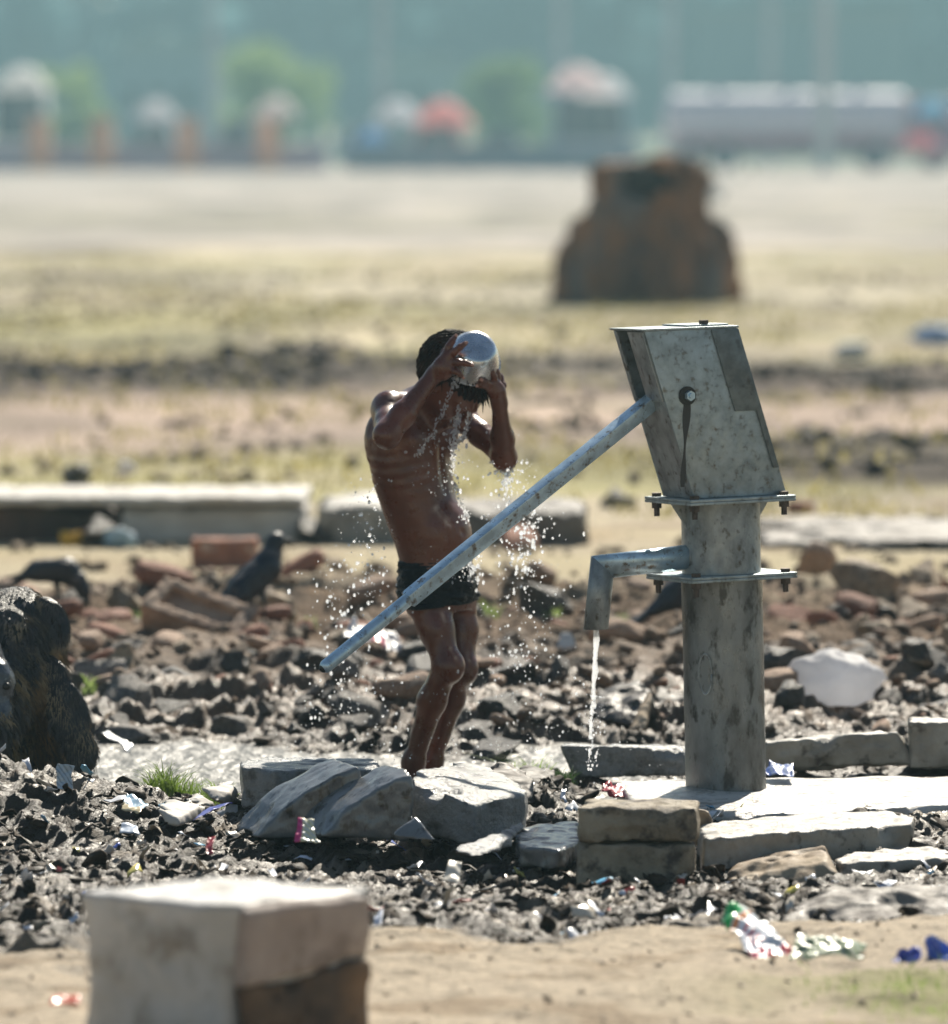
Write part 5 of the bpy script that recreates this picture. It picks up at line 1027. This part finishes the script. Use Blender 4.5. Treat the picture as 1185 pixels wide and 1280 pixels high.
# ================================================================== STUMP
def stump():
    c_ = G(812,383,0); s_ = 7840/(c_[1]+14); root = empty('tree_stump', (c_[0],c_[1]+.5,0), 'big weathered old tree stump with a dark hollow top standing on the field', 'stump')
    q_ = lambda x,y,d=0.0: P(x,y,c_[1]+.45+d)
    F = Field((c_[0]-.95,c_[1]-.35,-.12),(c_[0]+.95,c_[1]+1.4,1.45),.028)
    F.cap(q_(812,345), q_(812,350,.05), .60,.60, .1); F.ell(q_(810,335), (.62,.5,.42), k=.2); F.cap(q_(760,375,-.1), q_(740,290), .26,.2, .12); F.cap(q_(870,378,-.1), q_(872,300), .26,.2, .12)
    F.cap(q_(808,350), q_(811,205), .76,.36, .12); F.cap(q_(772,270), q_(770,205), .16,.14, .1); F.cap(q_(852,270), q_(852,205), .16,.14, .1); F.ell(q_(868,335),(.26,.3,.30),k=.2); F.cap(q_(812,262,.2), q_(812,232,.2), .28,.24, .1); F.ell(q_(755,330),(.28,.3,.30),k=.2); F.cap(q_(812,380,-.05),q_(812,392),.62,.66,.1)
    F.ell(q_(808,224,-.38), (.25,.34,.16), k=.03, op='s'); F.cap(q_(885,318),q_(926,326),.07,.03,.05)
    X,Y_,Z = np.meshgrid(*F.ax, indexing='ij'); an = np.arctan2(Y_-c_[1]-.45, X-c_[0]); F.f += (.06*np.abs(np.sin(an*5+fb3(X,Y_,Z*.5,1.5,2,3)*3))*(1-ss(.7,1.2,Z))).astype(np.float32)*(np.abs(F.f)<.2)
    F.noise(.10, 5, 4, 8, (1,1,.6)); F.f = np.maximum(F.f, (Z-q_(0,203)[2]-.09*n2(X*5,Y_*5,4)).astype(np.float32)); body = link('wood', F.mesh('wood'), BARKM, root)
    K = Field((c_[0]-.6,c_[1]-.3,.55),(c_[0]+.6,c_[1]+1,1.3),.028); K.ell(q_(808,226,-.05),(.27,.30,.17),k=.03); link('hollow', K.mesh('hollow'), flat('hollow_shade',(.03,.025,.02),.9), root)  # near-black solid inside the hollow, its shade put into the colour
stump()
# ================================================================== FAR BACKGROUND
def tree(loc, h_, wd, mt, seed, lab, cat, nleaf=2600, lf=.35, name='tree', group=None, trunkf=.35, protos_={}):
    key = (seed, name)
    root = empty(name, loc, lab, cat, group)
    if key in protos_:
        for pr in protos_[key]:
            o = pr.copy(); COL.objects.link(o); o.parent = root; o.matrix_parent_inverse = Matrix(); 
        root.scale = (h_/protos_[key][0]['hh'],)*3; return root
    r = np.random.default_rng(seed); tr = MB(); th_ = h_*trunkf; tr.tube([(0,0,-.2),(.02*h_,0,th_*.5),(0,.01*h_,th_),(.01*h_,0,h_*.75)], [h_*.035,h_*.026,h_*.02,h_*.006], 8)
    cl = []
    for k in range(13):
        a = r.uniform(0,6.28); rr_ = wd*.5*r.uniform(.25,.8); z_ = th_*.8+(h_-th_)*r.uniform(.05,.85); c_ = V3(math.cos(a)*rr_, math.sin(a)*rr_, z_); cl.append((c_, wd*r.uniform(.16,.28)))
        tr.tube([(0,0,th_*r.uniform(.6,1.1)), c_*V3(.5,.5,.9), c_], [h_*.012,h_*.008,h_*.003], 5)
    t_ = tr.build('trunk', TRUNK, None, smooth=True); t_.parent = root
    V = []; 
    for k in range(nleaf):
        c_, rad = cl[r.integers(len(cl))]; d = r.normal(size=3); d /= np.linalg.norm(d); p = c_+d*rad*r.random()**.4*V3(1,1,.75); a = r.normal(size=3); a /= np.linalg.norm(a); b_ = np.cross(a, r.normal(size=3)); b_ /= np.linalg.norm(b_); s_ = lf*r.uniform(.5,1.2)
        V += [p+a*s_, p+b_*s_*.5, p-a*s_, p-b_*s_*.5]
    cme = npmesh('crown', np.array(V), np.arange(len(V)).reshape(-1,4)); c_ = link('crown', cme, mt, None, smooth=False); c_.parent = root; c_['hh'] = h_; protos_[key] = [c_, t_]
    return root
def farx(px, Y): return (px-592.5)*(Y+14)/FPX
tl = ['tall dark green tree in the misty row across the back of the field']
r_ = np.random.default_rng(70)
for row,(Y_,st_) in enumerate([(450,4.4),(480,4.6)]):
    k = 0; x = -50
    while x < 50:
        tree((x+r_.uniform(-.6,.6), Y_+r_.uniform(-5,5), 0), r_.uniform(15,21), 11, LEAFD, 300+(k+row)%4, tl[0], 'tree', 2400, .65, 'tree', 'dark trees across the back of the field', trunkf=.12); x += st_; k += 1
for i,(px,w_,h_,Y_,lab) in enumerate([(92,4.0,5.1,285,'round bright green young tree at the far left behind the fence'),(350,6.2,5.9,290,'wide bright green tree left of centre on the far side of the field'),(622,6.2,5.7,290,'rounded olive green tree just behind the red car')]):
    tree((farx(px,Y_),Y_,0), h_, w_, LEAFY if i<2 else leafmat('olive_foliage',(.20,.30,.09),.45), 400+i, lab, 'tree', 2600, .22, 'young_tree', trunkf=.3)
# tanker lorry
def tanker():
    Y_ = 222; x0 = farx(832,Y_); x1 = farx(1132,Y_); root = empty('tanker_truck', ((x0+x1)/2,Y_,0), 'long silver tanker truck with maroon underside, far side at right', 'truck'); z0=.55+.4
    SIL = flat('tank_paint',(.80,.72,.80),.35); MAR = flat('maroon_paint',(.45,.16,.22),.4); BLU = flat('blue_paint',(.05,.16,.35),.4); TY = flat('rubber',(.02,.02,.022),.8); GL = flat('cab_glass',(.03,.04,.05),.1)
    mb = MB(); mb.cyl((x0+.3,Y_,1.85),(x1-.2,Y_,1.85),1.08,n=40).sph((x0+.35,Y_,1.85),1.07,3,(.45,1,1)).sph((x1-.25,Y_,1.85),1.07,3,(.45,1,1)); tk = mb.build('tank', SIL, root)
    for k in range(3): mb = MB(); xx = x0+2+k*2.6; mb.cyl((xx,Y_,2.85),(xx,Y_,3.02),.28,n=16); mb.build('hatch', SIL, tk)
    mb = MB(); mb.box(((x0+x1)/2,Y_,.85),(x1-x0-.4,2.0,.3),bev=.03); mb.build('chassis', MAR, root); mb = MB(); mb.box(((x0+x1)/2-.2,Y_-1.02,1.0),(x1-x0-1.5,.12,.5),bev=.02); mb.build('side_skirt', MAR, root)
    mb = MB(); mb.prism([(x1+.1,Y_-1.15,.6),(x1+2.0,Y_-1.15,.6),(x1+2.0,Y_-1.15,1.6),(x1+1.7,Y_-1.15,2.6),(x1+.1,Y_-1.15,2.7)],(0,2.3,0),bev=.06); cab = mb.build('cab', MAR, root)
    mb = MB(); mb.box((x1+1.0,Y_-1.17,2.05),(.9,.05,.6),bev=.01); mb.build('cab_window', GL, cab); mb = MB(); mb.box((x1+1.9,Y_,2.1),(.04,1.9,.7),ry=R(-17)); mb.build('windscreen', GL, cab); mb = MB(); mb.box((x1+1.1,Y_-1.165,1.2),(1.2,.05,.4)); mb.build('blue_stripe', BLU, cab)
    for sx in (x0+1.0,x0+2.2,x1-1.2,x1+1.1):
        for sy in (-1,1):
            mb = MB(); mb.cyl((sx,Y_+sy*.85,.5),(sx,Y_+sy*1.12,.5),.5,n=28); wl = mb.build('wheel', TY, root); mb = MB(); mb.cyl((sx,Y_+sy*1.1,.5),(sx,Y_+sy*1.14,.5),.24,n=16); mb.build('rim', SIL, wl)
tanker()
def car(px, Y_, w_, h_, colr, lab, cat='car', roofc=None, name='parked_car'):
    x = farx(px,Y_); root = empty(name,(x,Y_,0),lab,cat); pm = flat(name+'_paint',colr,.3); TY = flat('tyre',(.02,.02,.022),.8); GL = flat('car_glass',(.05,.07,.09),.08); hw=w_/2
    if cat == 'car': prof = [(-hw,.3),(hw,.3),(hw,.75),(hw*.62,.85),(hw*.35,h_),(-hw*.5,h_),(-hw*.8,.88),(-hw,.8)]; wn = [(hw*.5,.88),(hw*.3,h_-.08),(-hw*.45,h_-.08),(-hw*.7,.88)]
    else: prof = [(-hw,.35),(hw,.35),(hw,1.1),(hw*.85,h_),(-hw,h_)]; wn = [(hw*.9,1.15),(hw*.78,h_-.25),(-hw*.9,h_-.25),(-hw*.9,1.15)]
    mb = MB(); mb.prism([(x+a,Y_-.8,b) for a,b in prof],(0,1.6,0),bev=.07); bd_ = mb.build('body', pm, root)
    mb = MB(); mb.prism([(x+a,Y_-.825,b) for a,b in wn],(0,.02,0)); mb.build('window', GL, bd_)
    if roofc: mb = MB(); mb.box((x-.02,Y_,h_+.05),(w_*.8,1.5,.1),bev=.03); mb.build('roof', flat('roof_paint',roofc,.35), bd_)
    for sx in (-hw*.62,hw*.62):
        for sy in (-.72,.72): mb = MB(); mb.cyl((x+sx,Y_+sy-.1,.33),(x+sx,Y_+sy+.1,.33),.33,n=24); wl = mb.build('wheel', TY, root); mb = MB(); mb.cyl((x+sx,Y_+sy-.11,.33),(x+sx,Y_+sy+.11,.33),.17,n=12); mb.build('rim', flat('rim_metal',(.4,.4,.42),.4), wl)
    for sy in (-.55,.55): mb = MB(); mb.sph((x+hw-.03,Y_+sy,.68),.12,2,(.5,1,.8)); mb.build('headlight', flat('lamp_glass',(.7,.7,.65),.2), root)
    return root
car(552,226,3.0,1.75,(.85,.20,.17),'red car parked on the far side of the field at the centre',roofc=(.95,.62,.58))
car(28,226,2.2,3.2,(.95,.95,.93),'white van on the far side of the field at the far left','van',name='parked_van')
car(738,230,3.0,3.1,(.42,.52,.66),'pale blue van with a white roof between the olive tree and the tanker truck','van',roofc=(.95,.93,.93),name='parked_van')
car(200,229,2.2,1.8,(.50,.50,.56),'silver hatchback behind the wall left of the wide green tree')
car(462,227,2.4,1.7,(.40,.50,.68),'pale blue car parked left of the red car')
car(300,229,2.2,1.9,(.30,.24,.34),'dark purplish car behind the wall below the wide green tree')
car(628,229,2.4,1.5,(.06,.20,.30),'dark teal car between the red car and the pale blue van')
# roadside wall with brick pillars, lamp posts, buildings
WALLM = flat('lilac_wall',(.45,.36,.48),.8); PILM = flat('orange_brick',(.75,.34,.18),.8)
for i,(xa,xb,lab) in enumerate([(-90,410,'long low purplish grey boundary wall across the far side at left'),(440,800,'low bluish boundary wall across the far side behind the centre')]):
    x0,x1 = farx(xa,218),farx(xb,218); root = empty('boundary_wall',((x0+x1)/2,218,0),lab,'wall'); mb = MB(); mb.box(((x0+x1)/2,218,.45),(x1-x0,.25,.9)); mb.build('wall_panel', WALLM if i==0 else flat('blue_wall',(.16,.22,.30),.8), root); mb = MB(); mb.box(((x0+x1)/2,218,.935),(x1-x0+.1,.35,.07)); mb.build('coping', flat('coping',(.4,.4,.42),.8), root)
for px,lab in [(50,'orange brick gate pillar below the white van'),(128,'orange brick gate pillar below the round young tree'),(235,'orange brick pillar right of the silver hatchback'),(335,'orange brick pillar in front of the wide green tree')]:
    x = farx(px,217); root = empty('brick_pillar',(x,217.2,0),lab,'pillar','orange pillars of the far wall'); mb = MB(); mb.box((x,217.2,.95),(.75,.6,1.9),bev=.02); mb.build('pillar_shaft', PILM, root); mb = MB(); mb.box((x,217.2,1.96),(.9,.75,.12),bev=.02); mb.build('pillar_cap', flat('cap',(.5,.45,.42),.8), root)
for px,hh,lab in [(700,9,'pale lamp post left of the tanker truck\'s rear'),(838,9,'pale lamp post above the rear end of the tanker truck'),(962,9,'pale lamp post above the middle of the tanker truck'),(1030,9.5,'thick pale post standing in front of the tanker truck'),(268,8,'pale post above the orange brick pillar left of the wide tree'),(478,9,'pale post left of the red car')]:
    Yp = 214 if px==1030 else 236; x = farx(px,Yp); root = empty('lamp_post',(x,Yp,0),lab,'lamp post','pale posts across the far side'); PM = flat('pale_post',(.55,.58,.60),.5); rr_ = .30 if px==1030 else .16
    mb = MB(); mb.cyl((x,Yp,0),(x,Yp,hh),rr_,rr_*.75,n=16); mb.build('pole', PM, root); mb = MB(); mb.tube([(x,Yp,hh),(x+.5,Yp,hh+.4),(x+1.3,Yp,hh+.45)],.07,8); mb.box((x+1.5,Yp,hh+.42),(.6,.22,.12)); mb.build('lamp_arm', PM, root)
for px,wd,hh,colr,lab in [(215,4.6,4.6,(.42,.48,.54),'pale blue grey house between the young tree and the wide tree'),(520,3.4,4.0,(.45,.50,.52),'pale grey house left of the olive tree'),(1000,9,6.0,(.40,.46,.50),'long pale building behind the tanker truck')]:
    Yp = 340; wd *= 1.3; hh *= 1.35; x = farx(px,Yp); root = empty('house',(x,Yp,0),lab,'house'); WM = flat('house_wall',colr,.8); mb = MB(); mb.box((x,Yp,hh/2),(wd,4,hh)); wl = mb.build('wall', WM, root); mb = MB(); mb.box((x,Yp,hh+.12),(wd+.5,4.5,.25)); mb.build('roof', flat('roof_slab',(.5,.5,.5),.8), root)
    for k in range(int(wd/1.5)):
        for z_ in (1.3,3.3): mb = MB(); mb.box((x-wd/2+.9+k*1.5,Yp-2.02,z_),(.8,.06,1.1)); wn = mb.build('window', flat('dark_glass',(.06,.08,.1),.2), wl)
def umbrella(px, py, wd, Yp, colr, lab):
    x = farx(px,Yp); z = float(P(px,py,Yp)[2])+.35; root = empty('market_umbrella',(x,Yp,0),lab,'umbrella'); mb = MB(); mb.cyl((x,Yp,0),(x,Yp,z+.1),.035,n=10); mb.build('pole', flat('pole_metal',(.4,.4,.4),.5), root)
    n=8; V=[(x,Yp,z+.15)]; F3=[]; rings=5
    for q in range(1,rings+1):
        t=q/rings
        for k in range(n*2):
            a=2*math.pi*k/(n*2); rr_=wd/2*t*(1 if k%2==0 else .95); V.append((x+math.cos(a)*rr_,Yp+math.sin(a)*rr_,z+.15-wd*.42*t*t-(0 if k%2==0 else -.0)))
    m=n*2; F3=[(0,1+k,1+(k+1)%m) for k in range(m)]; F4=[(1+(q-1)*m+k,1+q*m+k,1+q*m+(k+1)%m,1+(q-1)*m+(k+1)%m) for q in range(1,rings) for k in range(m)]
    link('canopy', npmesh('canopy', np.array(V), [np.array(F3),np.array(F4)]), leafmat('canopy_cloth', colr, .65), root)
for a_ in [(555,142,2.3,216,(.95,.45,.42),'big pink red market umbrella in front of the red car at the centre'),(30,100,2.2,216,(.98,.98,.96),'tall white market umbrella beside the white van at the far left'),(196,142,1.7,216,(.85,.85,.88),'white market umbrella behind the wall left of the third orange pillar'),(498,142,1.9,216,(.85,.88,.92),'white market umbrella just left of the pink red one'),(722,98,2.3,216,(.95,.80,.80),'pale pink market umbrella above the pale blue van'),(756,110,2.0,217,(.90,.93,.96),'bluish white market umbrella right of the pale pink one'),(466,178,1.3,215,(.20,.50,.90),'small bright blue umbrella low in front of the white one'),(345,138,1.8,216,(.85,.78,.76),'dusty pink white umbrella at the foot of the wide green tree'),(1150,180,1.8,216,(.85,.30,.35),'small red umbrella in front of the tanker truck cab'),(1165,140,1.6,217,(.25,.60,.85),'blue umbrella just behind the tanker truck cab')]: umbrella(*a_)
# ================================================================== HAZE
hz = bpy.data.meshes.new('haze'); bm = bmesh.new(); bmesh.ops.create_cube(bm, size=1); bm.to_mesh(hz); bm.free()
ho_ = bpy.data.objects.new('haze', hz); COL.objects.link(ho_); ho_.scale = (320, 760, 18); ho_.location = (0, 350, 7.4); hmn = bpy.data.materials.new('haze'); hmn.use_nodes = True; t = hmn.node_tree; t.nodes.remove(t.nodes['Principled BSDF'])
pv = t.nodes.new('ShaderNodeVolumePrincipled'); pv.inputs['Color'].default_value = (.56,.90,1,1); pv.inputs['Density'].default_value = .0014; pv.inputs['Anisotropy'].default_value = 0; t.links.new(pv.outputs[0], t.nodes['Material Output'].inputs['Volume']); hz.materials.append(hmn)
ho_['kind'] = 'stuff'; ho_['label'] = 'pale blue haze over the far side of the field'; ho_['category'] = 'haze'
S.cycles.volume_bounces = 0; S.cycles.transparent_max_bounces = 16; S.cycles.max_bounces = 8; S.cycles.transmission_bounces = 8
